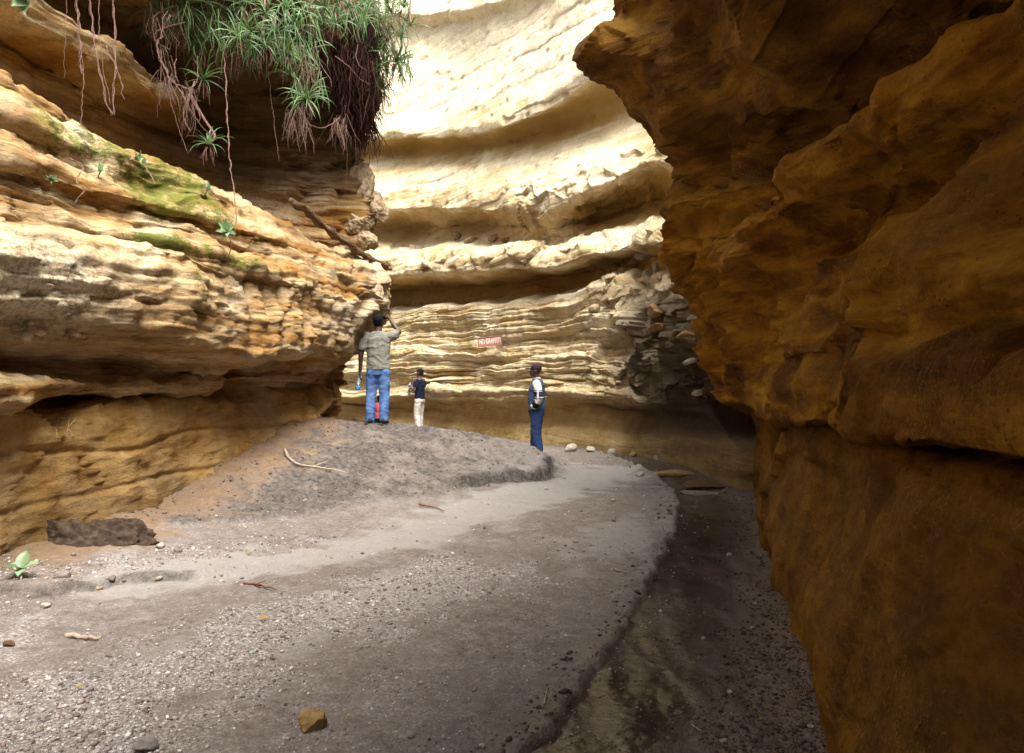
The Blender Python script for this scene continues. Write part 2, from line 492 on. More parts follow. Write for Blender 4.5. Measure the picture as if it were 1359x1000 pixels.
    ochre = sstep(23.2, 23.9, vv) * sstep(26.2, 25.4, vv) + .9 * sstep(11.3, 11.9, vv) * sstep(14.6, 13.9, vv)
    ochre = ochre + sstep(17.6, 18.2, vv) * sstep(20.8, 20.2, vv) * (.75 + .25 * np.sign(px - 760)) + .6 * sstep(5.6, 4.8, vv)
    o = mesh_grid('canyon_back_wall', P2, M_BACK, dict(bloom_glare=bloom_glare, moss=moss, band=np.clip(.62 * lowband + .25 * (1 - smooth), 0, 1), plain=sstep(528, 545, py), ochre=.85 * np.clip(ochre, 0, 1), dirt_shade=np.clip(dirt_shade, 0, 1)))
    return o
back_wall = build_back()
tag(back_wall, 'tall pale bedded canyon wall curving round behind the people', 'rock wall', kind='structure')

# ---- left wall
ly_k = [-9, -5, 0, 3, 5.5, 7.2, 9.0, 10.8, 12.3, 12.9, 13.5, 14.5, 16.5, 22]
lx_k = [-3.4, -3.6, -3.75, -3.8, -3.74, -3.45, -2.97, -2.48, -2.12, -2.15, -2.6, -3.6, -4.8, -6.5]
lt = [-9.0]
while lt[-1] < 13.6:
    lt.append(lt[-1] + (.0086 * lt[-1] * (1 if lt[-1] < 8 else .70) if lt[-1] > 4.2 else .18))
lt += list(np.linspace(13.65, 22, 40))
lt = np.array(lt)
lbase = np.stack([pchip(ly_k, np.array(lx_k, float), lt), lt], 1)
lnrm = plan_normals(lbase, 1)
LX = [4.0, 5.5, 7.2, 9.0, 10.8, 12.3, 14.0, 17.0]
def L(z, off):
    zz = z if isinstance(z, list) else [z] * 8
    return LX, zz, off
LL = [
    L(-.4, [-.12, -.15, -.30, -.42, -.70, -.9, -.8, -.5]),
    L(.15, [-.12, -.15, -.30, -.42, -.70, -.9, -.8, -.5]),
    L(.55, [-.18, -.22, -.36, -.46, -.76, -.9, -.8, -.5]),
    L(.95, [-.24, -.28, -.40, -.52, -.85, -.9, -.7, -.5]),
    L(1.22, [-.30, -.34, -.44, -.62, -.95, -.9, -.6, -.4]),
    L([1.30, 1.30, 1.30, 1.32, 1.34, 1.35, 1.35, 1.35], [-.80, -.82, -.80, -.90, -1.1, -.95, -.6, -.4]),
    L([1.33, 1.33, 1.34, 1.36, 1.4, 1.42, 1.4, 1.4], [-.08, -.1, -.40, -.66, -.97, -.95, -.6, -.4]),
    L([1.42, 1.42, 1.42, 1.46, 1.5, 1.5, 1.5, 1.5], [-.05, -.06, -.38, -.62, -.92, -.9, -.6, -.4]),
    L([1.50, 1.50, 1.50, 1.54, 1.58, 1.6, 1.6, 1.6], [-.45, -.50, -.58, -.72, -.98, -.85, -.6, -.4]),
    L([1.60, 1.60, 1.62, 1.64, 1.66, 1.7, 1.7, 1.7], [-.46, -.50, -.55, -.55, -.8, -.75, -.6, -.4]),
    L([1.70, 1.70, 1.72, 1.72, 1.72, 1.8, 1.8, 1.8], [-.40, -.40, -.38, -.30, -.6, -.65, -.6, -.4]),
    L([1.78, 1.78, 1.80, 1.80, 1.80, 1.9, 1.9, 1.9], [-.10, -.08, .0, .05, -.22, -.5, -.5, -.3]),
    L(2.0, [.02, .05, .08, .08, -.08, -.38, -.4, -.3]),
    L(2.35, [.05, .08, .08, .05, .0, -.12, -.3, -.3]),
    L(2.62, [-.06, -.08, -.04, .0, .02, .02, -.2, -.3]),
    L(2.68, [-.16, -.20, -.08, .06, .0, .04, -.2, -.3]),
    L(2.78, [-.22, -.25, -.04, .04, -.04, .03, -.2, -.3]),
    L(2.95, [-.25, -.27, -.22, -.14, -.10, .02, -.2, -.3]),
    L(3.15, [-.30, -.32, -.28, -.18, -.18, -.05, -.25, -.3]),
    L([3.2, 3.2, 3.2, 3.2, 3.2, 3.18, 3.2, 3.2], [-.28, -.30, -.16, -.10, -.2, -.12, -.3, -.4]),
    L([3.45, 3.45, 3.45, 3.45, 3.40, 3.25, 3.3, 3.3], [-.42, -.45, -.36, -.32, -.4, -.35, -.5, -.5]),
    L([3.62, 3.62, 3.62, 3.62, 3.5, 3.3, 3.4, 3.4], [-.30, -.34, -.34, -.40, -.55, -.55, -.6, -.5]),
    L([3.82, 3.82, 3.80, 3.74, 3.55, 3.33, 3.5, 3.5], [-.50, -.50, -.55, -.60, -.85, -.75, -.6, -.5]),
    L([3.90, 3.90, 3.84, 3.78, 3.58, 3.36, 3.6, 3.6], [-1.00, -1.0, -1.2, -1.3, -1.3, -.95, -.6, -.5]),
    L([3.95, 3.95, 3.92, 3.84, 3.62, 3.45, 3.7, 3.7], [-1.5, -1.5, -1.6, -1.8, -1.7, -.55, -.6, -.5]),
    L([4.12, 4.12, 4.05, 3.98, 3.8, 3.7, 3.9, 3.9], [-1.4, -1.4, -1.5, -2.0, -1.9, -.18, -.5, -.5]),
    L([4.16, 4.16, 4.10, 4.1, 4.0, 3.9, 4.0, 4.0], [-1.0, -1.0, -1.25, -2.1, -1.9, -.20, -.5, -.5]),
    L([4.30, 4.30, 4.22, 4.2, 4.2, 4.1, 4.1, 4.1], [-1.0, -1.0, -1.25, -2.1, -1.9, -.15, -.5, -.5]),
    L([4.40, 4.40, 4.32, 4.4, 4.4, 4.3, 4.3, 4.3], [-1.3, -1.3, -1.5, -2.1, -1.9, -.15, -.5, -.5]),
    L([4.60, 4.60, 4.58, 4.62, 4.6, 4.5, 4.5, 4.5], [-2.0, -2.0, -1.8, -2.0, -1.9, -.18, -.5, -.5]),
    L([4.95, 4.95, 4.90, 4.85, 4.8, 4.8, 4.8, 4.8], [-2.1, -2.0, -1.8, -2.0, -2.1, -.45, -.5, -.5]),
    L([5.05, 5.05, 4.98, 4.90, 4.9, 5.0, 5.0, 5.0], [-1.6, -1.55, -1.3, -1.35, -2.2, -.45, -.5, -.5]),
    L([5.35, 5.35, 5.22, 5.12, 5.1, 5.2, 5.2, 5.2], [-1.5, -1.45, -1.2, -1.3, -2.2, -.45, -.5, -.5]),
    L([5.50, 5.50, 5.34, 5.25, 5.3, 5.4, 5.4, 5.4], [-1.9, -1.9, -1.6, -1.7, -2.2, -.4, -.5, -.5]),
    L([5.70, 5.70, 5.55, 5.5, 5.6, 5.7, 5.7, 5.7], [-2.6, -2.6, -2.4, -2.4, -2.1, -.35, -.5, -.5]),
    L([6.20, 6.20, 6.00, 5.8, 5.9, 6.0, 6.0, 6.0], [-2.7, -2.6, -2.4, -2.2, -1.7, -.2, -.5, -.5]),
    L([6.50, 6.50, 6.25, 6.1, 6.15, 6.3, 6.3, 6.3], [-2.0, -1.9, -1.5, -1.2, -.8, -.15, -.5, -.5]),
    L([6.90, 6.90, 6.7, 6.6, 6.6, 6.7, 6.7, 6.7], [-1.2, -1.1, -.6, -.3, -.2, -.15, -.5, -.5]),
    L(7.8, [-1.4, -1.2, -.8, -.5, -.3, -.2, -.5, -.5]),
    L(9.0, [-2.2, -2.0, -1.6, -1.2, -.8, -.6, -.8, -.8]),
    L(10.5, [-4, -3.8, -3.4, -2.8, -2.2, -2.0, -2, -2]),
    L(11.0, [-20] * 8),
]
def build_left():
    lts = np.clip(lt, 4.0, 17)
    counts = []
    for i in range(len(LL) - 1):
        z0, z1 = np.array(LL[i][1]), np.array(LL[i + 1][1]); o0, o1 = np.array(LL[i][2]), np.array(LL[i + 1][2])
        g = np.hypot(z1 - z0, .55 * (o1 - o0))[1:6].mean()
        counts.append(int(np.clip(g / .0135, 4, 60)) if i < len(LL) - 4 else 14)
    counts[0] = 8; counts[-1] = 8
    P = loft(lbase, lnrm, lts, LL, counts)
    # positions use true y
    n = normals_of(P, 1.0)
    if n[..., 0].mean() < 0: n = -n
    x, y, z = P[..., 0], P[..., 1], P[..., 2]
    low = sstep(1.36, 1.22, z)
    b1 = beds(P, .27, .14, 5.0, .4) * .10
    b2 = beds(P, .085, .10, 6.0, .6) * .045 + beds(P, .036, .06, 6.6, .7) * .020
    lump = fbm(P * np.array([.7, .7, 1.1]), 4, .42) * .12
    fine = fbm(P * 6.0, 4, .6) * .016
    fc = facets(P * np.array([1.6, 1.6, 2.4]) + .3 * perlin(P * 2.0)[..., None]) * .045
    chips = facets(P * np.array([5., 5., 9.])) * .022
    # fluted drips under the upper lip, right part
    s = lbase[None, :, 1] + 0 * z
    fl = (1 - np.abs(np.sin(s * 9 + 2.5 * perlin(P * np.array([1.2, 1.2, .5]))))) ** 1.5
    flute = -fl * .10 * sstep(8.2, 8.9, y) * sstep(11.6, 10.8, y) * sstep(1.85, 2.05, z) * sstep(2.9, 2.6, z)
    bedk = .42 + .9 * bump_at(z, 1.55, .2) + .75 * bump_at(z, 2.95, .33)
    bedk = bedk * (1 - .55 * sstep(8.6, 10.2, y)) * (1 - .3 * sstep(3.9, 4.5, z))
    d = (b1 + b2) * (1 - .96 * low) * bedk + lump * (1 - .4 * sstep(4.0, 4.6, z)) + fine + (fc + chips) * (1 - .7 * low) + flute
    nose = sstep(11.0, 12.0, y) * sstep(14, 13, y)
    d += nose * facets(P * 2.6 + 3) * .14
    # gentle scoops in the undercut
    d += low * (.05 * fbm(P * np.array([.9, .9, 1.6]) + 2, 4, .45) + .035 * facets(P * np.array([1.6, 1.6, 1.1])) + .012 * ridged(P * np.array([3, 3, 5]), 3) - .035 * bump_at(z + .1 * perlin(P * .7), .83, .03) - .03 * bump_at(z + .1 * perlin(P * .6 + 3), .42, .03))
    P2 = P + n * d[..., None]
    P2[..., 2] += .05 * fbm(P * np.array([1.1, 1.1, .4]) + 8, 3) * sstep(.9, 1.3, z)
    mz = fbm(P * np.array([.9, .9, 1.4]) + 31, 4)
    # moss: on the sloping shoulder and its ledges
    moss = sstep(3.05, 3.3, z + .16 * mz) * sstep(3.95, 3.82, z) * sstep(5.7, 6.4, y + .5 * mz) * sstep(9.3, 8.4, y + .5 * mz) * (.62 + .45 * mz)
    moss = np.maximum(moss, .95 * bump_at(z, 2.76, .07) * sstep(6.6, 7.2, y) * sstep(9.6, 8.9, y) * (.7 + .5 * mz))
    moss = np.maximum(moss, .62 * sstep(1.95, 2.2, z) * sstep(2.75, 2.6, z) * bump_at(y, 7.65, .28) * (.8 + .5 * mz))
    moss = np.maximum(moss, .6 * bump_at(z, 1.84, .06) * bump_at(y, 5.85, .25))
    moss = np.maximum(moss, .55 * sstep(4.2, 5.2, z) * sstep(11.2, 11.9, y) * (.8 + .6 * mz))
    bloom_glare = np.clip(1.15 * np.exp(-(((y - 5.7) / .95) ** 2 + ((z - 2.2) / .33) ** 2)) + .0, 0, 1)  # bulge: mineral patches plus the brightness of its lit face painted in
    bloom_glare = np.maximum(bloom_glare, .75 * sstep(3.3, 3.5, z) * sstep(3.95, 3.8, z) * np.clip(bump_at(y, 6.9, .35) + .9 * sstep(6.3, 5.6, y), 0, 1))
    bloom_glare = np.maximum(bloom_glare, .5 * sstep(10.2, 11, y) * sstep(1.8, 2, z) * sstep(3.4, 3.2, z) * sstep(-.2, .3, mz))
    bloom_glare = np.maximum(bloom_glare, .4 * sstep(.3, .6, mz) * sstep(1.4, 1.6, z) * sstep(6.5, 5.5, z))
    dirt_shade = .75 * sstep(.55, .25, z + .25 * mz) * sstep(5.2, 6, y) * 0.6
    dark = .8 * sstep(3.9, 4.6, z) * sstep(8.6, 10.3, y)  # upper recess: stain under the plants, and its shade painted in
    return mesh_grid('canyon_left_wall', P2, M_LEFT, dict(bloom_glare=bloom_glare, moss=np.clip(moss, 0, 1), band=np.clip(bedk * (1 - low), 0, 1), plain=low, ochre=.25 * low, dirt_shade=np.clip(dirt_shade + dark, 0, 1)))
left_wall = build_left()
tag(left_wall, 'orange layered canyon wall with a mossy shoulder and deep undercut', 'rock wall', kind='structure')

# ---- right wall: near, deeply overhanging
ry_k = [-9, -5, 0, 2.0, 3.0, 4.17, 6.25, 8.0, 9.4, 10.0, 10.4, 10.8, 11.2]
rx_k = [.9, .95, 1.0, 1.12, 1.26, 1.65, 2.19, 2.68, 3.1, 3.4, 3.9, 4.8, 6.5]
rt = [-9.0]
while rt[-1] < 9.6:
    rt.append(rt[-1] + (.0075 * max(1.4, rt[-1]) if rt[-1] > 1.3 else .15))
rt = np.array(rt + list(np.linspace(9.65, 11.2, 50)))
rbase = np.stack([pchip(ry_k, np.array(rx_k, float), rt), rt], 1)
rnrm = np.stack([-np.ones(len(rt)), np.zeros(len(rt))], 1)
RX = [0.0, 2.2, 3.8, 5.6, 7.5, 8.7, 9.4, 10.2, 11.2]
def R(z, off):
    return RX, (z if isinstance(z, list) else [z] * 9), off
RL = [
    R(-.4, [.0] * 9),
    R(.1, [.0] * 9),
    R(.4, [-.04, -.05, -.05, -.03, -.03, -.02, .0, 0, 0]),
    R(.75, [-.14, -.16, -.15, -.12, -.1, .0, .06, 0, 0]),
    R([1.22, 1.22, 1.18, 1.12, 1.06, 1.02, 1.0, .98, .95], [-.26, -.28, -.26, -.22, -.16, .0, .12, .1, .05]),
    R([1.26, 1.26, 1.22, 1.16, 1.10, 1.06, 1.04, 1.0, 1.0], [-.38, -.40, -.38, -.33, -.2, .0, .14, .1, .05]),
    R([1.30, 1.30, 1.26, 1.19, 1.14, 1.15, 1.15, 1.1, 1.1], [-.12, -.14, -.12, -.08, .05, .3, .45, .3, .1]),
    R([1.50, 1.50, 1.45, 1.40, 1.38, 1.35, 1.30, 1.3, 1.3], [-.24, -.25, -.20, -.12, .1, .42, .58, .4, .1]),
    R([1.70, 1.70, 1.66, 1.62, 1.60, 1.55, 1.50, 1.5, 1.5], [-.46, -.46, -.38, -.28, .0, .45, .62, .4, .1]),
    R([1.95, 1.95, 1.92, 1.90, 1.85, 1.85, 1.80, 1.8, 1.8], [-.50, -.50, -.42, -.30, .1, .5, .66, .4, .1]),
    R([2.15, 2.15, 2.15, 2.20, 2.2, 2.2, 2.15, 2.1, 2.1], [-.62, -.70, -.62, -.42, .12, .55, .72, .5, .2]),
    R([2.32, 2.35, 2.40, 2.45, 2.5, 2.5, 2.5, 2.5, 2.5], [-.85, -.95, -.85, -.50, .25, .62, .8, .6, .2]),
    R([2.50, 2.55, 2.60, 2.62, 2.7, 2.7, 2.7, 2.7, 2.7], [-1.15, -1.15, -.95, -.45, .35, .75, .95, .7, .2]),
    R([2.68, 2.74, 2.78, 2.76, 2.9, 2.9, 2.9, 2.9, 2.9], [-1.02, -.98, -.60, -.05, .42, .9, 1.06, .8, .2]),
    R([2.95, 3.02, 3.02, 2.96, 3.05, 3.1, 3.15, 3.1, 3.1], [-.98, -.93, -.50, .06, .20, .9, 1.16, .9, .2]),
    R([3.08, 3.15, 3.14, 3.06, 3.20, 3.3, 3.4, 3.4, 3.4], [-1.25, -1.2, -.75, -.15, -.1, .8, 1.15, .9, .2]),
    R([3.16, 3.24, 3.24, 3.18, 3.35, 3.6, 3.7, 3.7, 3.7], [-2.0, -1.9, -1.5, -.8, -.35, .7, 1.1, .9, .2]),
    R([3.30, 3.38, 3.40, 3.42, 3.6, 3.85, 4.0, 4.0, 4.0], [-2.3, -2.2, -1.9, -1.2, -.45, .65, 1.12, .9, .2]),
    R([3.60, 3.65, 3.70, 3.75, 3.9, 4.2, 4.3, 4.3, 4.3], [-2.1, -2.0, -1.7, -1.1, -.35, .75, 1.18, .9, .2]),
    R([3.90, 3.90, 3.95, 4.05, 4.2, 4.45, 4.55, 4.5, 4.5], [-1.0, -1.1, -1.0, -.5, .3, 1.05, 1.32, 1.0, .3]),
    R([4.20, 4.20, 4.25, 4.35, 4.5, 4.75, 4.85, 4.8, 4.8], [-.1, -.1, -.2, -.1, .45, 1.3, 1.70, 1.3, .5]),
    R([4.50, 4.50, 4.55, 4.65, 4.8, 5.05, 5.22, 5.2, 5.2], [.3, .3, .3, .3, .7, 1.6, 2.10, 1.6, .8]),
    R([4.90, 4.90, 4.95, 5.05, 5.15, 5.35, 5.52, 5.5, 5.5], [1.6, 1.2, .65, .6, .9, 1.75, 2.15, 1.7, .9]),  # unseen roof shaped for light: juts out by the camera, drawn back over the ledge
    R([5.30, 5.30, 5.35, 5.40, 5.50, 5.70, 5.85, 5.8, 5.8], [2.0, 1.4, .8, .75, .95, 1.5, 1.72, 1.4, .8]),
    R([5.80, 5.80, 5.85, 5.90, 6.00, 6.15, 6.25, 6.2, 6.2], [2.2, 1.5, .8, .8, 1.0, 1.6, 1.85, 1.5, .9]),
    R([6.80, 6.80, 6.8, 6.8, 6.9, 7.0, 7.0, 7.0, 7.0], [2.0, 1.3, .6, .6, .9, 1.6, 1.95, 1.6, 1.0]),
    R(8.2, [-.2, -.2, -.1, 0, .4, 1.2, 1.5, 1.2, .8]),
    R(9.5, [-.5, -.3, 0, 0, 0, 0, 0, 0, 0]),
    R(9.8, [-18] * 9),
]
def build_right():
    counts = []
    for i in range(len(RL) - 1):
        z0, z1 = np.array(RL[i][1]), np.array(RL[i + 1][1]); o0, o1 = np.array(RL[i][2]), np.array(RL[i + 1][2])
        g = np.hypot(z1 - z0, .8 * (o1 - o0))[1:7].mean()
        counts.append(int(np.clip(g / .0135, 4, 60)) if i < len(RL) - 4 else 12)
    counts[0] = 8; counts[-1] = 6
    P = loft(rbase, rnrm, np.clip(rt, 0, 11.2), RL, counts)
    n = normals_of(P, 1.0)
    if n[..., 0].mean() > 0: n = -n
    x, y, z = P[..., 0], P[..., 1], P[..., 2]
    low = sstep(1.2, 1.05, z)
    k = np.clip(y / 6, .45, 1.3)
    mid = sstep(1.3, 1.6, z)
    b1 = beds(P, .34, .25, 8.0, .5) * .09 * (1 - .8 * low) * (1 - .5 * sstep(2.6, 3.0, z))
    lump = fbm(P * np.array([.9, .55, .9]) + 3, 4, .42) * (.09 + .05 * mid)
    nearm = sstep(7.6, 6.2, y)
    Q = P.copy(); Q[..., 2] += .28 * (P[..., 1] - 4) * 0 + .22 * perlin(P * .9 + 2); Q[..., 1] += .3 * perlin(P * 1.1 + 7)
    tl = np.stack([Q[..., 0] * 1.0, Q[..., 1] * .85 + Q[..., 2] * .55, Q[..., 2] * 1.35 - Q[..., 1] * .30], -1)
    f1, f2, cv, _c = worley(tl * 1.05)
    g1, g2, gv, _c = worley(tl * 2.6 + 5)
    scal = ((f1 - .5) * .46 + (g1 - .5) * .10 + (cv - .5) * .10) * mid * (1 - .55 * bump_at(z, 1.42, .16)) * (1 - .55 * bump_at(z, 2.95, .3) * sstep(7, 6, y))
    fine = fbm(P * 5.5, 5, .6) * .020 + .012 * ridged(P * np.array([2.2, 2.2, 9]) + 4, 3) * mid
    far = sstep(7.2, 8.6, y)
    crag = far * sstep(1.1, 1.4, z) * sstep(4.6, 4.0, z)
    fc = facets(P * np.array([1.4, 1.2, 1.5]) + .5 * perlin(P * 1.5)[..., None]) * .24 + facets(P * 4.0) * .035
    lobes = 0
    chip = facets(P * 3.4 + 2) * .03 * (1 - .6 * low)
    g3, g4, gv3, _c = worley(np.stack([P[..., 0], P[..., 1] * .9 + P[..., 2] * .7, P[..., 2] * .8], -1) * 1.3 + 3)
    und = low * ((g3 - .5) * .13 + .05 * perlin(P * np.array([.6, .6, 1.1]) + 6) + .06 * facets(P * np.array([1.0, .9, .7]) + 7))
    d = b1 + lump + scal + fine + crag * fc + lobes + chip + und
    P2 = P + n * d[..., None]
    mz = fbm(P * np.array([.9, .9, 1.4]) + 51, 4)
    bloom_glare = 0 * z
    return mesh_grid('canyon_right_wall', P2, M_RIGHT, dict(bloom_glare=bloom_glare, moss=0 * z, plain=low, band=.25 * sstep(1.2, 1.4, z) * sstep(2.4, 2.0, z), dirt_shade=np.clip(np.maximum(.24 * low * (1 + .8 * mz) * sstep(-.1, .45, z), .42 * sstep(3.25, 3.75, z + .25 * mz)), 0, .8)))  # shade of the lower face and roof underside painted into the colour
right_wall = build_right()
tag(right_wall, 'dark brown overhanging canyon wall bulging over the wet channel', 'rock wall', kind='structure')
# ------------------------------------------------------------------ canyon floor
def rbf_fit(pts, vals, smooth=1e-3):
    p = np.asarray(pts, float); v = np.asarray(vals, float); n = len(p)
    r = np.linalg.norm(p[:, None] - p[None], axis=2)
    K = r ** 2 * np.log(r + 1e-9) + np.eye(n) * smooth
    A = np.zeros((n + 3, n + 3)); A[:n, :n] = K; A[:n, n] = 1; A[:n, n + 1:] = p; A[n, :n] = 1; A[n + 1:, :n] = p.T
    w = np.linalg.solve(A, np.concatenate([v, [0, 0, 0]]))
    def f(x, y):
        q = np.stack([x.ravel(), y.ravel()], 1); out = np.zeros(len(q))
        for i in range(0, len(q), 20000):
            c = q[i:i + 20000]
            r = np.linalg.norm(c[:, None] - p[None], axis=2)
            out[i:i + 20000] = (r ** 2 * np.log(r + 1e-9)) @ w[:n] + w[n] + c @ w[n + 1:]
        return out.reshape(x.shape)
    return f

def poly_sd(x, y, pts):
    """signed distance to an open polyline (positive on the right of its direction)"""
    pts = np.asarray(pts, float)
    best = np.full(x.shape, 1e9); sg = np.ones(x.shape)
    for a, b in zip(pts[:-1], pts[1:]):
        ab = b - a; L2 = ab @ ab
        t = np.clip(((x - a[0]) * ab[0] + (y - a[1]) * ab[1]) / L2, 0, 1)
        dx, dy = x - a[0] - t * ab[0], y - a[1] - t * ab[1]
        d = np.hypot(dx, dy)
        s = np.sign((x - a[0]) * ab[1] - (y - a[1]) * ab[0])
        m = d < best
        best = np.where(m, d, best); sg = np.where(m, s, sg)
    return best * sg

def gpt(px, py):
    d = CAMZ * F / (py - 500.0)
    return ((px - 679.5) / F * d, d)

MOUND = [  # x, y, z
    (-3.9, 10.2, .72), (-3.2, 11.0, .80), (-2.8, 11.5, .80), (-2.1, 11.9, .74), (-1.3, 12.1, .67), (-.5, 12.2, .56), (.1, 12.1, .42), (.42, 11.9, .30), (.62, 11.4, .12),
    (-2.6, 10.6, .66), (-1.6, 11.0, .55), (-.6, 11.2, .40), (.1, 11.2, .24),
    (-3.6, 9.2, .52), (-2.7, 9.4, .42), (-1.8, 9.6, .30), (-.9, 9.9, .14), (-.1, 10.2, .06), (.5, 10.8, .02), (.9, 11.6, .0),
    (-3.6, 8.2, .26), (-2.6, 8.2, .14), (-1.6, 8.2, .03), (-.5, 8.6, .0), (-2.0, 7.4, .0), (-3.0, 7.4, .06), (-3.9, 7.4, .22),
    (-4.6, 6.4, .22), (-3.6, 6.5, .04), (-2.5, 6.4, 0), (-4.6, 5.2, .12), (-3.6, 5.2, .03), (-2.5, 5, 0),
    (-3.2, 13.2, .72), (-2.2, 13.4, .52), (-1.2, 13.4, .36), (-.3, 13.2, .22), (.5, 12.9, .06), (-2, 15, .10), (-3.5, 15.2, .2), (-1, 15, .04), (.4, 14.5, 0),
    (-1, 18, 0), (-3, 19, 0), (-4, 22, 0), (1, 16, 0.03), (2, 14, .02), (3, 12.5, .0), (2.5, 9.5, -.06), (1.5, 9, 0), (.8, 10, 0), (0, 7, 0), (1, 7, 0),
    (1.9, 6, -.05), (1, 4.5, -.03), (-1, 4, 0), (0, 2.5, 0), (1, 2.5, -.02), (-2, 2, 0), (-4, 2, .05), (0, -2, 0), (-3.5, -3, 0), (1, -3, 0), (0, -8, 0), (-3, -8, 0),
    (4.2, 11, -.04), (5, 12.5, 0), (-6, 6, .35), (-6, 10, .9), (-6, 2, .2), (-6, 16, .3), (-6, 24, 0), (4, 5, 0), (4, 1, 0), (-1, 26, 0), (6, 18, 0),
]
MF = rbf_fit([m[:2] for m in MOUND], [m[2] for m in MOUND], 2e-3)
CH = [gpt(*p) for p in [(872, 606), (868, 622), (893, 640), (900, 668), (893, 700), (868, 745), (845, 790), (812, 840), (770, 900), (715, 975), (640, 1060)]]
CH = [(1.5, 16), (1.75, 14.6)] + CH[1:] + [(-.2, 1.6), (-.6, 0)]
BANK = [gpt(*p) for p in [(-150, 800), (-40, 792), (60, 792), (110, 785), (150, 776), (195, 772), (245, 768)]]
LIP = [(-1.2, 9.35), (-.75, 9.75), (-.30, 10.25), (.05, 10.45), (.35, 10.75), (.52, 11.15), (.60, 11.6)]
LIP2 = [(-3.9, 6.75), (-3.35, 6.95), (-2.9, 7.35), (-2.3, 7.75), (-1.7, 8.3)]

def ground_z(x, y, detail=True, masks=False):
    x = np.asarray(x, float); y = np.asarray(y, float)
    P = np.stack([x, y, 0 * x], -1)
    wob = .05 * perlin(P * 3.1) + .03 * perlin(P * 7.3) + .012 * perlin(P * 19)
    z = MF(x, y)
    sd = wob * .7 - poly_sd(x, y, CH)
    e = np.clip(y / 7, .3, 1.1)
    inch = sstep(-.005, .045, sd)                                # inside the wet channel
    edge = .055 * e
    z = z - edge * inch + .02 * e * bump_at(sd, -.06, .09)
    crum = sstep(-.30, -.06, sd) * (1 - inch) * sstep(4.2, 6.0, y)
    sb = poly_sd(x, y, BANK) + wob * .5
    bk = sstep(.02, -.02, sb) * sstep(-3.0 + .0, -2.6, -np.abs(x + 4.6) ) * 0
    bank = sstep(-.025, .025, -sb) * sstep(-1.95, -2.35, x) * sstep(8.0, 6.0, y)
    z = z + .065 * bank
    sl = poly_sd(x, y, LIP) + wob * 1.1
    fade = sstep(-1.3, -.5, x)
    near = sstep(.75, .35, np.abs(sl)) * sstep(12.4, 11.6, y)
    z = z + fade * near * (.085 * sstep(.03, -.03, sl) * sstep(-.75, -.1, sl) - .05 * bump_at(sl, .07, .06))
    sl2 = poly_sd(x, y, LIP2) + wob * 1.6
    bank2 = sstep(.03, -.04, sl2) * sstep(-.6, -.2, sl2) * sstep(-1.5, -2.2, x) * sstep(6.5, 6.9, y)
    z = z + .10 * bank2 * (.6 + .4 * perlin(P * 2.2))
    mound = sstep(.03, .12, MF(x, y)) * sstep(7.2, 8.2, y)
    if detail:
        z = z + (.018 * fbm(P * 1.1, 3) + .012 * fbm(P * 4.5, 4, .55) * (1 + 1.6 * mound)) * (1 - .8 * inch)
        rough = mound * sstep(-.25, .3, perlin(P * .8 + 4)) * sstep(.5, .2, x)
        z = z + rough * .035 * facets(P * 3.2) + .02 * mound * facets(P * 7.5)
        z = z + crum * .03 * facets(P * np.array([6, 5, 1]) + 1)
        z = z + inch * (.014 * perlin(P * np.array([3.5, .9, 1])) + .008 * perlin(P * np.array([9, 2.5, 1])))
        z = z + .004 * fbm(P * 22, 2) * sstep(9, 5, y)
    if masks:
        return z, dict(inch=inch, mound=mound, sd=sd, crum=crum, bank=bank, bank2=bank2, sl=sl, P=P)
    return z

k = NT('canyon_floor_silt')
fine = k.noise(k.pos(), 16, 8, .72)
col = k.ramp(fine, [(.30, (0.083, 0.063, 0.051)), (.52, (0.149, 0.120, 0.101)), (.70, (0.204, 0.169, 0.144))])
big = k.noise(k.pos(), 1.2, 6, .6, .5)
col = k.mix(k.ramp(big, [(.4, 0.0), (.7, .5)]), col, (0.176, 0.147, 0.125))
grit = k.voro(k.pos(), 75, 'F1', 'Color')
gritv = k.n('ShaderNodeSeparateColor'); k.put(gritv.inputs[0], grit)
gm = k.math('MULTIPLY', k.ramp(gritv.outputs[0], [(.62, 0.0), (.72, 1.0)], 'LINEAR'), k.math('ADD', k.math('MULTIPLY', k.attr('gravel'), .75), .10))
col = k.mix(gm, col, k.mix(gritv.outputs[1], (0.265, 0.235, 0.217), (0.529, 0.489, 0.468)))
col = k.mix(k.math('MULTIPLY', k.attr('gravel'), .35), col, (0.300, 0.271, 0.256))
col = k.mix(k.attr('pale'), col, k.mix(fine, (0.221, 0.197, 0.179), (0.326, 0.301, 0.282)))
col = k.mix(k.attr('earth'), col, k.mix(k.ramp(fine, [(.38, 0.0), (.66, 1.0)]), (0.029, 0.023, 0.019), (0.147, 0.122, 0.107)))  # dark earth, also used as painted shade on the bank step
ochre = k.attr('ochre')
col = k.mix(ochre, col, k.mix(fine, (0.141, 0.074, 0.030), (0.265, 0.166, 0.087)))
wet = k.attr('wet')
wcol = k.mix(fine, (.016, .012, .009), (.055, .042, .032))
col = k.mix(wet, col, wcol)
rough = k.ramp(wet, [(0, .93), (.5, .5), (1.0, .12)])
pud = k.ramp(k.noise(k.pos((1.6, .55, 1)), 2.6, 5, .6, .4), [(.45, 1.0), (.60, 0.0)])
rough = k.mix(k.math('MULTIPLY', wet, pud), rough, (.10, .10, .10))
bs = k.n('ShaderNodeMath', operation='MULTIPLY_ADD'); k.put(bs.inputs[0], wet); bs.inputs[1].default_value = -.93; bs.inputs[2].default_value = 1.0
b1 = k.n('ShaderNodeBump'); b1.inputs['Distance'].default_value = .022
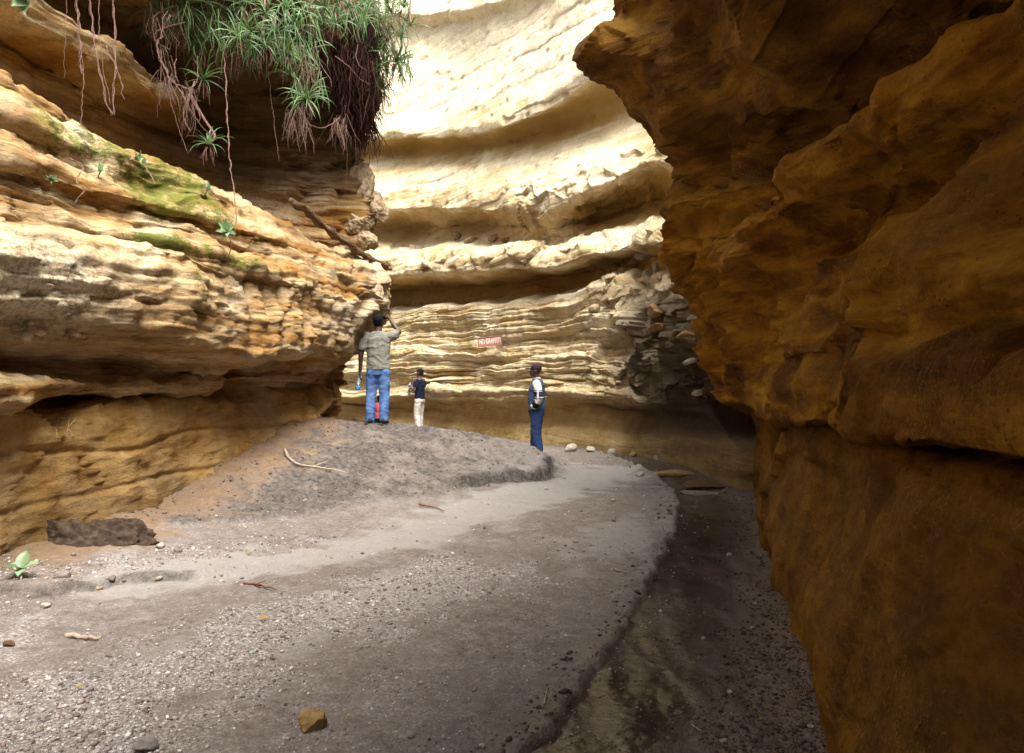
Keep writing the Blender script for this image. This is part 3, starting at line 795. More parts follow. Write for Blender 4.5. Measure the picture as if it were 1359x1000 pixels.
k.put(b1.inputs['Strength'], k.math('MULTIPLY', bs.outputs[0], .55)); k.put(b1.inputs['Height'], k.noise(k.pos(), 28, 6, .75))
b0 = k.n('ShaderNodeBump'); b0.inputs['Distance'].default_value = .09
k.put(b0.inputs['Strength'], k.math('MULTIPLY', k.attr('earth'), .55)); k.put(b0.inputs['Height'], k.noise(k.pos(), 9, 6, .75)); k.put(b1.inputs['Normal'], b0.outputs[0])
b2 = k.n('ShaderNodeBump'); b2.inputs['Distance'].default_value = .010
k.put(b2.inputs['Strength'], k.math('MULTIPLY', bs.outputs[0], .6)); k.put(b2.inputs['Height'], k.voro(k.pos(), 75)); k.put(b2.inputs['Normal'], b1.outputs[0])
b2.invert = True
M_GROUND = k.done(col, rough, b2.outputs[0], .35)

def build_ground():
    ys = [-9, -6, -3, -1.5, -.5, .3, .8]
    t = 1.1
    while t < 17:
        ys.append(t); t *= 1.0046 if t > 2 else 1.012
    ys += list(np.linspace(17, 27, 30))
    ys = np.array(ys)
    s = np.linspace(-1, 1, 520)
    W0 = np.clip(.72 * np.abs(ys) + 1.2, 2.6, 7.0)
    x = s[None] * W0[:, None] * 1.0 - .35 + 0 * ys[:, None]
    x[:, 0] = -9; x[:, -1] = 9
    y = np.broadcast_to(ys[:, None], x.shape).copy()
    z, m = ground_z(x, y, True, True)
    P = m['P']
    n1 = fbm(P * np.array([1.2, .5, 1]) + 2, 4); n2 = fbm(P * 2.3 + 9, 5, .6); n3 = fbm(P * 6 + 3, 4, .6)
    wet = m['inch'] * np.clip(.92 + .28 * n1 + .16 * n2, 0, 1)
    sd = m['sd']
    right = sstep(.55, 1.25, sd) * (.6 + .0 * sd)              # gravelly far side of the channel is only damp
    wet = wet * (1 - .60 * sstep(.40, .85, sd + .18 * n1))
    wet = np.maximum(wet, .45 * sstep(-.35, -.02, sd) * (1 - m['inch']) * sstep(6, 3.5, y))
    # a pale tongue of dry sand from the left bank to the tip of the mound
    tongue = [gpt(*p) for p in [(180, 775), (300, 755), (420, 735), (520, 715), (600, 690), (680, 668), (745, 642), (800, 622)]]
    sdT = np.abs(poly_sd(x, y, tongue)) / np.clip(.085 * y, .3, 1.2)
    pale = .85 * sstep(1.0, .45, sdT + .5 * n2)
    patch = .55 * sstep(.15, .6, n1 + .4 * n2) * sstep(9.5, 8.5, y) * sstep(3.5, 4.5, y) * sstep(.1, -.2, sd)
    pale = np.maximum(pale, patch)
    pale = np.maximum(pale, .45 * m['mound'] * sstep(0.0, .5, n2 + .35 * (x + 1.2)))
    # gravel: broad streak at lower left
    gs = [gpt(*p) for p in [(-60, 1000), (150, 930), (330, 850), (480, 800), (620, 760)]]
    sdG = np.abs(poly_sd(x, y, gs))
    gravel = sstep(.75, .2, sdG + .35 * n2) + .7 * sstep(.1, .5, n2) * sstep(-2.0, -3, x) * sstep(7, 6, y)
    gravel = np.maximum(gravel, .45 * m['inch'] * sstep(.5, .9, sd + .25 * n2))
    gravel = np.clip(np.maximum(gravel, .25 * sstep(-.2, .5, n3)), 0, 1)
    earth = m['mound'] * np.clip(.25 + sstep(-.35, .40, n2 * .9 - .34 * (x + 1.2)), 0, 1) * .9
    earth = np.maximum(earth, m['bank2'] * .8)
    earth = np.maximum(earth, 1.0 * bump_at(m['sl'], .02, .15) * sstep(-1.2, -.6, x) * sstep(12.2, 11.7, y))
    earth = np.maximum(earth, .75 * sstep(-3.2, -3.7, x + .35 * n2) * sstep(4.6, 5.4, y) * sstep(.06, .16, z))
    sbk = poly_sd(x, y, BANK)
    earth = np.maximum(earth, .75 * bump_at(sbk + .10 * n2, .01, .065) * sstep(-.3, .2, n1 + .3) * sstep(-1.95, -2.35, x))  # dark line painted on the step face as its shade
    ochre = .75 * sstep(-3.3, -4.0, x + .5 * n2) * sstep(7.2, 8.2, y) * sstep(12, 11, y)
    xw = pchip([4, 5.5, 7.2, 9, 10.8, 12.3, 14], np.array([-3.95, -3.9, -3.75, -3.4, -3.2, -3.0, -3.6]), np.clip(ys, 4, 14))[:, None]
    foot = sstep(.95, .1, x - xw + .45 * n2) * sstep(5, 6, y) * sstep(14, 13, y)
    ochre = np.maximum(ochre, .70 * foot); earth = earth * (1 - .6 * foot)
    ochre = np.maximum(ochre, .45 * sstep(.35, .9, sd + .3 * n2))
    earth = np.maximum(earth, .40 * sstep(.35, .9, sd + .4 * n1))
    ochre = np.maximum(ochre, .25 * sstep(.25, .6, fbm(P * 1.1 + 40, 3)) * sstep(4, 2.5, y) * sstep(-.9, -.2, sd))
    return mesh_grid('canyon_floor', np.stack([x, y, z], -1), M_GROUND,
                     dict(wet=np.clip(wet, 0, 1), pale=np.clip(pale, 0, 1) * (1 - m['inch']), gravel=gravel, earth=np.clip(earth, 0, 1), ochre=np.clip(ochre, 0, 1)))
floor = build_ground()
tag(floor, 'grey silt canyon floor with a low mound and a wet channel', 'ground', kind='structure')
# ------------------------------------------------------------------ placing things on what carries them
bpy.context.view_layer.update()
DG = bpy.context.evaluated_depsgraph_get()
CAMP = Vector((0, 0, CAMZ))

def hit(ob, px, py):
    """where the line of sight through a photograph point meets a surface of the place"""
    d = Vector(((px - 679.5) / F, 1, (500 - py) / F)).normalized()
    ok, loc, nrm, _ = ob.ray_cast(CAMP, d)
    if not ok:
        return None, None
    if nrm.dot(d) > 0: nrm = -nrm
    return loc, nrm

def floor_z(x, y):
    ok, loc, nrm, _ = floor.ray_cast(Vector((x, y, 5)), Vector((0, 0, -1)))
    return loc.z if ok else 0.0

def on_floor(px, py):
    loc, n = hit(floor, px, py)
    if loc is None:
        x, y = gpt(px, py); loc = Vector((x, y, floor_z(x, y)))
    return loc

def tube(pts, rad, sides=6, caps=True):
    """verts, faces of a tapered tube"""
    pts = [Vector(p) for p in pts]
    if not hasattr(rad, '__len__'): rad = [rad] * len(pts)
    V, Fc = [], []
    up = Vector((0, 0, 1)); prev = None
    for i, p in enumerate(pts):
        t = (pts[min(i + 1, len(pts) - 1)] - pts[max(i - 1, 0)]).normalized()
        a = prev if prev is not None else (up.cross(t) if abs(t.z) < .95 else Vector((1, 0, 0)))
        a = (a - t * a.dot(t)).normalized(); prev = a
        b = t.cross(a)
        for s in range(sides):
            an = 2 * math.pi * s / sides
            V.append(p + (a * math.cos(an) + b * math.sin(an)) * rad[i])
    for i in range(len(pts) - 1):
        for s in range(sides):
            s2 = (s + 1) % sides
            Fc.append((i * sides + s, i * sides + s2, (i + 1) * sides + s2, (i + 1) * sides + s))
    if caps:
        Fc.append(tuple(range(sides - 1, -1, -1)))
        Fc.append(tuple((len(pts) - 1) * sides + s for s in range(sides)))
    return V, Fc

def smooth_line(pts, n):
    pts = np.array([list(p) for p in pts], float)
    t = np.arange(len(pts))
    q = np.linspace(0, len(pts) - 1, n)
    return pchip(t, pts, q) if len(pts) > 2 else np.stack([np.interp(q, t, pts[:, i]) for i in range(3)], 1)

def join(parts):
    V, Fc = [], []
    for v, f in parts:
        o = len(V); V += list(v); Fc += [tuple(i + o for i in q) for q in f]
    return V, Fc

def simple_mat(name, col, rough=.7, spec=.3, var=.25, scale=12, bump=0.0, col2=None, trans=0.0):
    k = NT(name)
    n = k.noise(k.pos(), scale, 5, .65)
    c2 = col2 or tuple(c * (1 - var) for c in col)
    c = k.mix(k.ramp(n, [(.35, 0.0), (.65, 1.0)]), c2, col)
    nb = k.bump(n, bump, .02) if bump else None
    k.done(c, rough, nb, spec)
    if trans:
        k.b.inputs['Transmission Weight'].default_value = trans
    return k.m

def leaf_mat(name, c1, c2, per_object=True):
    k = NT(name)
    n = k.noise(k.pos(), 7, 4, .6)
    c = k.mix(k.ramp(n, [(.3, 0.0), (.7, 1.0)]), c1, c2)
    if per_object:
        oi = k.n('ShaderNodeObjectInfo')
        h = k.n('ShaderNodeHueSaturation')
        k.put(h.inputs['Color'], c)
        k.put(h.inputs['Value'], k.math('ADD', k.math('MULTIPLY', oi.outputs['Random'], .7), .65))
        k.put(h.inputs['Hue'], k.math('ADD', k.math('MULTIPLY', oi.outputs['Random'], .05), .475))
        c = h.outputs[0]
    k.done(c, .42, None, .45)
    tr = k.n('ShaderNodeBsdfTranslucent'); k.put(tr.inputs[0], c)
    ms = k.n('ShaderNodeMixShader'); ms.inputs[0].default_value = .25
    k.t.links.new(k.b.outputs[0], ms.inputs[1]); k.t.links.new(tr.outputs[0], ms.inputs[2])
    k.t.links.new(ms.outputs[0], k.out.inputs[0])
    return k.m

# ------------------------------------------------------------------ stones
def stone_mesh(name, seed, sub, sx, sy, sz, chip, mat, freq=1.0, rough=.0):
    bm = bmesh.new()
    bmesh.ops.create_icosphere(bm, subdivisions=sub, radius=1.0)
    P = np.array([v.co[:] for v in bm.verts])
    r = np.random.default_rng(seed)
    # chop with random planes: flat broken faces
    for _ in range(chip):
        n = r.normal(size=3); n /= np.linalg.norm(n); h = r.uniform(.50, .82)
        d = P @ n - h
        P = P - np.maximum(d, 0)[:, None] * n * .92
    P = P * (1 + .10 * fbm(P * freq + seed * 3.1, 3)[:, None] + (rough * fbm(P * 5 + seed, 3)[:, None] if rough else 0))
    P = P * np.array([sx, sy, sz])
    for v, p in zip(bm.verts, P): v.co = p
    me = bpy.data.meshes.new(name); bm.to_mesh(me); bm.free()
    me.materials.append(mat)
    if sub > 2: me.polygons.foreach_set('use_smooth', np.ones(len(me.polygons), bool))
    return me

def stone_mat(name, c1, c2, c3, scale=14):
    k = NT(name)
    n = k.noise(k.pos(), scale, 6, .7); n2 = k.noise(k.pos(), scale * 6, 4, .7)
    c = k.ramp(n, [(.3, c1), (.5, c2), (.7, c3)])
    c = k.mix(.4, c, k.ramp(n2, [(.3, .35), (.65, 1.0)]), 'MULTIPLY')
    nb = k.bump(n, .6, .015); nb = k.bump(n2, .5, .006, nb)
    return k.done(c, .9, nb, .15)
M_TAN = stone_mat('tan_stone', (.17, .09, .03), (.27, .165, .065), (.36, .25, .12), 22)
M_PALE = stone_mat('pale_stone', (.26, .21, .16), (.40, .34, .275), (.54, .48, .41), 20)
M_GREY = stone_mat('grey_stone', (.12, .095, .085), (.20, .165, .15), (.30, .26, .24), 25)
M_BROWN = stone_mat('brown_stone', (.06, .032, .018), (.12, .065, .035), (.19, .11, .06), 20)
M_BLOCK = stone_mat('wall_block_rock', (.17, .11, .06), (.34, .25, .155), (.50, .41, .29), 9)
M_SOIL = stone_mat('dark_soil', (.022, .014, .009), (.055, .036, .024), (.11, .078, .054), 16)
M_CRAG = stone_mat('crag_rock', (.16, .085, .03), (.28, .17, .07), (.40, .28, .15), 6)

def put_stone(name, label, cat, me, px, py, d=None, group=None, on='floor', rot=None, sink=.25, scale=1.0):
    if on == 'floor':
        loc = on_floor(px, py)
    elif d is not None:
        loc = Vector(at(px, py, d))
    else:
        loc, _ = hit(on, px, py)
    o = link(name, me)
    o.rotation_euler = rot or (random.uniform(-.3, .3), random.uniform(-.3, .3), random.uniform(0, 6.28))
    o.scale = (scale,) * 3
    h = max(abs(v.co.z) for v in me.vertices) * scale
    if on == 'floor':
        o.location = loc + Vector((0, 0, h * (1 - 2 * sink)))
    else:
        o.location = loc
    return tag(o, label, cat, group)

# the tan boulder in the foreground and its neighbours
me = stone_mesh('tan_rock', 4, 5, .072, .052, .052, 9, M_TAN, 1.6, .04)
put_stone('tan_rock', 'angular tan rock lying alone on the silt nearest the camera', 'rock', me, 411, 968, rot=(.15, .25, .5), sink=.12)
me = stone_mesh('brown_rock', 21, 4, .05, .035, .03, 7, M_GREY, 1.4, .05)
put_stone('grey_rock', 'rough grey brown rock in the gravel, cut by the bottom of the frame', 'rock', me, 194, 996, rot=(.1, .1, .2), sink=.2)
for (px, py, r, lab, mt, sd, name) in [
    (12, 857, .036, 'small reddish brown rock in the gravel beside the split wood', M_BROWN, 31, 'brown_rock'),
    (60, 806, .032, 'round pale stone on grey silt below the low bank', M_PALE, 32, 'pale_stone'),
    (213, 727, .050, 'upright pale stone leaning on the dark soil at the wall foot', M_PALE, 33, 'pale_stone'),
    (237, 732, .045, 'grey stone half buried beside the upright pale stone', M_GREY, 34, 'grey_stone'),
    (150, 769, .035, 'grey stone sitting on the lip of the low bank', M_GREY, 35, 'grey_stone'),
    (85, 766, .055, 'flat grey stone behind the green seedling', M_GREY, 36, 'grey_stone'),
    (211, 769, .030, 'small pale stone at the tail of the low bank', M_PALE, 37, 'pale_stone'),
    (850, 632, .075, 'pale stone alone on the silt before the brown slab', M_PALE, 38, 'pale_stone'),
    (757, 599, .16, 'large flat white stone at the foot of the far wall', M_PALE, 39, 'white_stone'),
    (783, 600, .12, 'white stone beside the large flat one under the far wall', M_PALE, 40, 'white_stone'),
    (813, 603, .12, 'pale pointed stone under the scratched lettering', M_PALE, 41, 'pale_stone'),
    (840, 606, .10, 'small tan stone at the wall foot, between two paler ones', M_TAN, 42, 'tan_stone'),
    (852, 604, .13, 'grey block of stone at the far wall foot near the channel', M_GREY, 43, 'grey_stone'),
    (872, 610, .09, 'grey stone at the head of the wet channel', M_GREY, 44, 'grey_stone'),
    (815, 692, .035, 'dark pebble alone on the smooth silt left of the channel edge', M_GREY, 45, 'dark_stone'),
    (968, 738, .030, 'pale pebble shining on dark gravel right of the stream', M_PALE, 46, 'pale_stone'),
    (1077, 967, .020, 'pale round pebble close to the foot of the right wall', M_PALE, 47, 'pale_stone'),
    (960, 985, .018, 'pinkish pebble among brown gravel at the bottom edge', M_PALE, 48, 'pale_stone'),
    (1010, 652, .10, 'dark stone in the shadow where the two walls meet', M_BROWN, 49, 'brown_stone'),
    (640, 992, .018, 'white pebble at the bottom edge on ochre silt', M_PALE, 50, 'white_stone'),
]:
    me = stone_mesh(name, sd, 3, r, r * .75, r * .62, 5, mt, 1.3, .03)
    put_stone(name, lab, 'stone', me, px, py)
# loose pebbles that nothing tells apart: copies of four shapes
peb = [stone_mesh('pebble', 60 + i, 2, 1, .8, .62, 4, m_, 1.3) for i, m_ in enumerate([M_PALE, M_GREY, M_PALE, M_TAN])]
for i in range(38):
    if i < 16: px, py = random.uniform(20, 330), random.uniform(725, 790)
    elif i < 28: px, py = random.uniform(925, 1030), random.uniform(690, 980)
    else: px, py = random.uniform(700, 880), random.uniform(600, 700)
    x, y = gpt(px, py)
    if x < -4.1: continue
    r = random.uniform(.008, .018) * np.clip(y / 4, .55, 2.0)
    o = put_stone('pebble', 'small loose pebble lying on the gravelly canyon floor', 'pebble', peb[i % 4], px, py, group='loose pebbles on the canyon floor', scale=r)

# flat slabs in the stream head
def slab(name, label, px0, py0, w, dp, h, rot, mat, seed):
    me = stone_mesh(name, seed, 4, w, dp, h, 8, mat, 1.2, .02)
    put_stone(name, label, 'stone slab', me, px0, py0, rot=(.03, -.04, rot), sink=.30)
slab('rock_slab', 'rust brown flat slab lying at the head of the wet channel', 893, 630, .42, .26, .055, .2, M_TAN, 81)
slab('rock_slab', 'dark flat slab behind the rust brown one in the channel', 935, 646, .40, .32, .05, .9, M_BROWN, 82)
slab('rock_slab', 'wet grey slab by the stream, nearest of three slabs', 925, 656, .34, .2, .04, -.4, M_GREY, 83)

# soil bank slumped against the left wall
def soil_bank(name, label, c, w, dp, h, seed, mat=M_SOIL):
    me = stone_mesh(name, seed, 6, w, dp, h, 7, mat, 1.4, .12)
    o = link(name, me); o.location = c; o.rotation_euler = (0, 0, -.15)
    return tag(o, label, 'soil bank')
soil_bank('soil_bank', 'dark earth bank slumped against the foot of the left wall', (-3.66, 6.45, .04), .66, .26, .34, 97)
0 and soil_bank('soil_bank', 'low crumbling earth bank between the dark bank and the mound', (-3.15, 7.35, .02), .60, .34, .17, 98)


# boulders wedged at the nose of the left wall
for (px, py, d, sx, sy, sz, rot, lab, seed, mt) in [
    (475, 250, 12.2, .25, .25, .48, (.1, .12, .3), 'tall pale boulder wedged under the hanging plants', 101, M_BLOCK),
    (499, 278, 12.3, .19, .2, .29, (.0, -.15, .9), 'grey boulder jutting out over the gap beside the tall one', 102, M_BLOCK),
    (474, 296, 12.15, .31, .25, .24, (.4, .2, .3), 'knobbly boulder under the tall pale one', 103, M_BLOCK),
    (488, 320, 12.2, .26, .25, .20, (.1, .6, .2), 'small boulder at the bottom of the wedged stack', 104, M_BLOCK),
    (459, 268, 12.2, .14, .18, .18, (.3, .1, .2), 'brown stone tucked left of the tall pale boulder', 105, M_CRAG),
]:
    me = stone_mesh('wedged_boulder', seed, 6, sx, sy, sz, 12, mt, 1.4, .085)
    o = link('wedged_boulder', me); o.location = at(px, py, d); o.rotation_euler = rot
    tag(o, lab, 'boulder', 'boulders wedged at the corner of the left wall')
for (px, py, d, sx, sy, sz, rot, lab, seed) in [
    (497, 388, 12.0, .24, .25, .24, (.1, .2, .3), 'rounded block bulging from the left wall above the raised arm', 106),
    (478, 372, 11.8, .25, .22, .14, (.1, -.3, .3), 'flat angular block below the end of the log', 107),
]:
    me = stone_mesh('wall_block', seed, 6, sx, sy, sz, 9, M_BLOCK, 1.4, .08)
    o = link('wall_block', me); o.location = at(px, py, d); o.rotation_euler = rot
    tag(o, lab, 'rock')

# stones on the ledge of the far wall, and the pale broken blocks at its right end
def wall_stone(name, lab, px, py, w, h, seed, mt, grp, back=.0, rot=None):
    loc, n = hit(back_wall, px, py)
    if loc is None: return
    s = loc.y / F
    me = stone_mesh(name, seed, 4, w * s / 2, w * s / 2.2, h * s / 2, 8, mt, 1.3, .04)
    o = link(name, me); o.location = loc + n * (.12 * w * s) ; o.rotation_euler = rot or (.1, .2, seed * .7)
    tag(o, lab, 'rock', grp)
G1 = 'stones lying on the ledge of the far wall'
wall_stone('ledge_stone', 'slanted pale stone on the ledge, leftmost of the ledge stones', 607, 317, 22, 13, 111, M_BLOCK, G1, rot=(.1, .5, .3))
wall_stone('ledge_stone', 'low pale stone on the ledge beside the slanted one', 627, 321, 20, 9, 112, M_BLOCK, G1)
wall_stone('ledge_stone', 'rounded pale stone on the ledge above the sign', 657, 317, 18, 12, 113, M_BLOCK, G1)
wall_stone('ledge_stone', 'small dark gapped stone on the ledge, rightmost of the ledge stones', 672, 320, 14, 7, 114, M_CRAG, G1)
G2 = 'broken blocks at the right end of the far wall'
for i, (px, py, w, h, lab) in enumerate([
    (855, 337, 24, 11, 'flat white block, topmost of the broken blocks'),
    (842, 350, 20, 15, 'white angular block under the topmost one'),
    (819, 357, 18, 14, 'rounded pale block left of the white angular one'),
    (811, 372, 20, 16, 'grey block hanging below the rounded pale block'),
    (870, 356, 12, 24, 'tall narrow white block right of the others'),
    (876, 368, 12, 12, 'small pinkish block at the foot of the tall narrow one'),
    (806, 398, 16, 20, 'pitted pale block over the dark hollow'),
    (868, 415, 34, 18, 'leaning brown block in the dark crag'),
    (873, 437, 26, 14, 'pale brown block under the leaning one'),
    (790, 412, 16, 14, 'chalky knob on the edge of the bright bedding'),
]):
    wall_stone('broken_block', lab, px, py, w, h, 120 + i, M_PALE if i in (0, 1, 4) else (M_CRAG if i in (7, 8) else M_BLOCK), G2)

# pale chips added in place of the bright gaps in the right-hand crag
G3 = 'pale chips standing in for bright gaps in the right wall crag'
for i, (px, py, w, h, lab) in enumerate([
    (911, 398, 8, 14, 'small white chip standing in for a bright gap, topmost of the pale chips'),
    (920, 421, 24, 9, 'white wedge standing in for a bright gap under the topmost chip'),
    (917, 479, 24, 11, 'ragged white flake standing in for a bright gap beside the pointed brown rock'),
    (928, 521, 30, 10, 'lowest white flake standing in for a bright gap, just above the dark bed'),
    (915, 448, 36, 22, 'pointed brown rock jutting out among the white chips'),
]):
    d_ = 9.9
    loc = Vector(at(px, py, d_))
    l2, n2 = hit(right_wall, px, py)
    l3, n3 = hit(back_wall, px, py)
    c = [l for l in (l2, l3) if l is not None]
    if c: loc = min(c, key=lambda v: v.y)
    s = loc.y / F
    me = stone_mesh('gap_chip' if i < 4 else 'pointed_rock', 140 + i, 4, w * s / 2, w * s / 2.5, h * s / 2, 9, M_PALE if i < 4 else M_CRAG, 1.3, .05)
    o = link('gap_chip' if i < 4 else 'pointed_rock', me); o.location = loc; o.rotation_euler = (.1, -.25, .1)
    tag(o, lab, 'rock', G3 if i < 4 else None)

# ------------------------------------------------------------------ log on the ledge, twigs
k = NT('weathered_bark')
n = k.noise(k.pos((1, 1, 1)), 6, 6, .7); g = k.noise(k.pos((3, 3, 12)), 5, 5, .7, 1.0)
c = k.ramp(g, [(.3, (.05, .028, .015)), (.5, (.13, .075, .04)), (.7, (.27, .19, .12))])
M_BARK = k.done(c, .9, k.bump(g, .8, .03), .1)
pts = []
for (px, py) in [(385, 268), (415, 288), (445, 312), (470, 330), (492, 344), (515, 355)]:
    l_, n_ = hit(left_wall, px, py)
    pts.append(l_ + n_ * .05 if l_ else None)
ref = [at(385, 268, 9.9), at(415, 288, 10.5), at(445, 312, 11.1), at(470, 330, 11.6), at(492, 344, 12.0), at(515, 355, 12.35)]
line = smooth_line([Vector(r_) for r_ in ref], 26)
V, Fc = tube(line, list(np.linspace(.045, .060, 26)), 14)
V = np.array([v[:] for v in V]); V = V + .035 * fbm(V * 6, 3)[:, None] * np.array([1, 0, 1]) + .02 * facets(V * 6)[:, None] * np.array([.5, .5, 1])
lg = thing('fallen_log', 'dark weathered log lying along the sloping top of the left wall', 'log', ref[2])
o = link('trunk', pymesh('trunk', V - np.array(ref[2]), Fc, M_BARK, True), lg)
V, Fc = tube([Vector(ref[5]) - Vector(ref[2]) + Vector((-.01, -.02, .0)), Vector(ref[5]) - Vector(ref[2]) + Vector((.06, .03, -.02))], [.062, .035], 9)
link('broken_end', pymesh('broken_end', V, Fc, simple_mat('broken_wood', (.34, .25, .17), .9, .1, .5, 40, .6), False), lg)

M_TWIG = simple_mat('pale_twig', (.42, .33, .24), .85, .15, .35, 30)
M_REDTWIG = simple_mat('red_brown_twig', (.20, .075, .045), .85, .15, .4, 30)
def twig(name, label, cat, pix, r, mat, lift=.012, side=None):
    P = [on_floor(px, py) + Vector((0, 0, lift + .004 * i)) for i, (px, py) in enumerate(pix)]
    L_ = smooth_line(P, 4 * len(P))
    L_ = L_ + .25 * r * RNG.normal(size=L_.shape)
    parts = [tube(L_, list(np.linspace(r, r * .45, len(L_))), 6)]
    if side:
        for (i, dx, dy, dz) in side:
            b = Vector(L_[i]); parts.append(tube([b, b + Vector((dx * .5, dy * .5, dz * .6)), b + Vector((dx, dy, dz))], [r * .6, r * .45, r * .25], 5))
    c = Vector(L_[0]); V, Fc = join(parts)
    o = link(name, pymesh(name, [v - c for v in V], Fc, mat, True)); o.location = c
    return tag(o, label, cat)
twig('dead_branch', 'bare pale branch lying on the left slope of the mound', 'branch', [(378, 600), (384, 612), (400, 621), (432, 626), (462, 633)], .013, M_TWIG, .03, [(5, -.1, .1, .12), (12, .15, .2, .05)])
twig('split_wood', 'pale splinter of wood lying on the grey silt at left', 'stick', [(88, 845), (104, 848), (132, 851)], .018, M_TWIG, .008)
twig('red_twig', 'thin reddish twig lying across the silt before the pale sand', 'stick', [(324, 776), (338, 778), (350, 781), (366, 786)], .009, M_REDTWIG, .008, [(6, .06, .03, .02), (9, -.05, -.03, .02)])
twig('white_stick', 'short white stick pointing up the silt near the channel', 'stick', [(722, 937), (724, 928), (726, 918)], .005, M_TWIG, .006)
twig('pale_stick', 'pale stick on the gravel at the stream edge', 'stick', [(816, 757), (822, 760), (829, 762)], .010, M_TWIG, .008)
twig('brown_stick', 'pale straight stick among the brown gravel', 'stick', [(918, 964), (925, 970), (931, 975)], .005, M_TWIG, .006)
twig('short_twig', 'short dark twig on the bright sand left of the mound tip', 'stick', [(556, 672), (575, 676), (590, 682)], .010, M_REDTWIG, .02)

# leaf litter
def flat_leaf(px, py, w, l, mat, label, rz):
    c = on_floor(px, py) + Vector((0, 0, .010))
    V = []; Fc = []
    for i, t in enumerate(np.linspace(0, 1, 6)):
        ww = w * math.sin(math.pi * (0.06 + .9 * t)) ; zz = .012 * math.sin(3 * t)
        V += [Vector((l * (t - .5), -ww / 2, zz + .005)), Vector((l * (t - .5), 0, zz)), Vector((l * (t - .5), ww / 2, zz + .005))]
    for i in range(5):
        for j in (0, 1):
            a = i * 3 + j; Fc.append((a, a + 3, a + 4, a + 1))
    o = link('fallen_leaf', pymesh('fallen_leaf', V, Fc, mat, True)); o.location = c; o.rotation_euler = (.1, .1, rz)
    return tag(o, label, 'leaf')
M_YEL = leaf_mat('yellow_leaf', (.50, .36, .06), (.38, .24, .05), False)
flat_leaf(349, 824, .035, .08, M_YEL, 'yellow fallen leaf on the gravel below the red twig', .1)
flat_leaf(105, 916, .02, .03, M_YEL, 'yellow leaf scrap in the bright gravel at lower left', .5)
flat_leaf(330, 737, .03, .05, leaf_mat('green_leaf_scrap', (.20, .30, .05), (.12, .2, .03), False), 'green leaf scrap on the pale sand at the wall foot', .8)
flat_leaf(462, 956, .012, .022, M_YEL, 'tiny yellow leaf scrap right of the tan rock', .2)

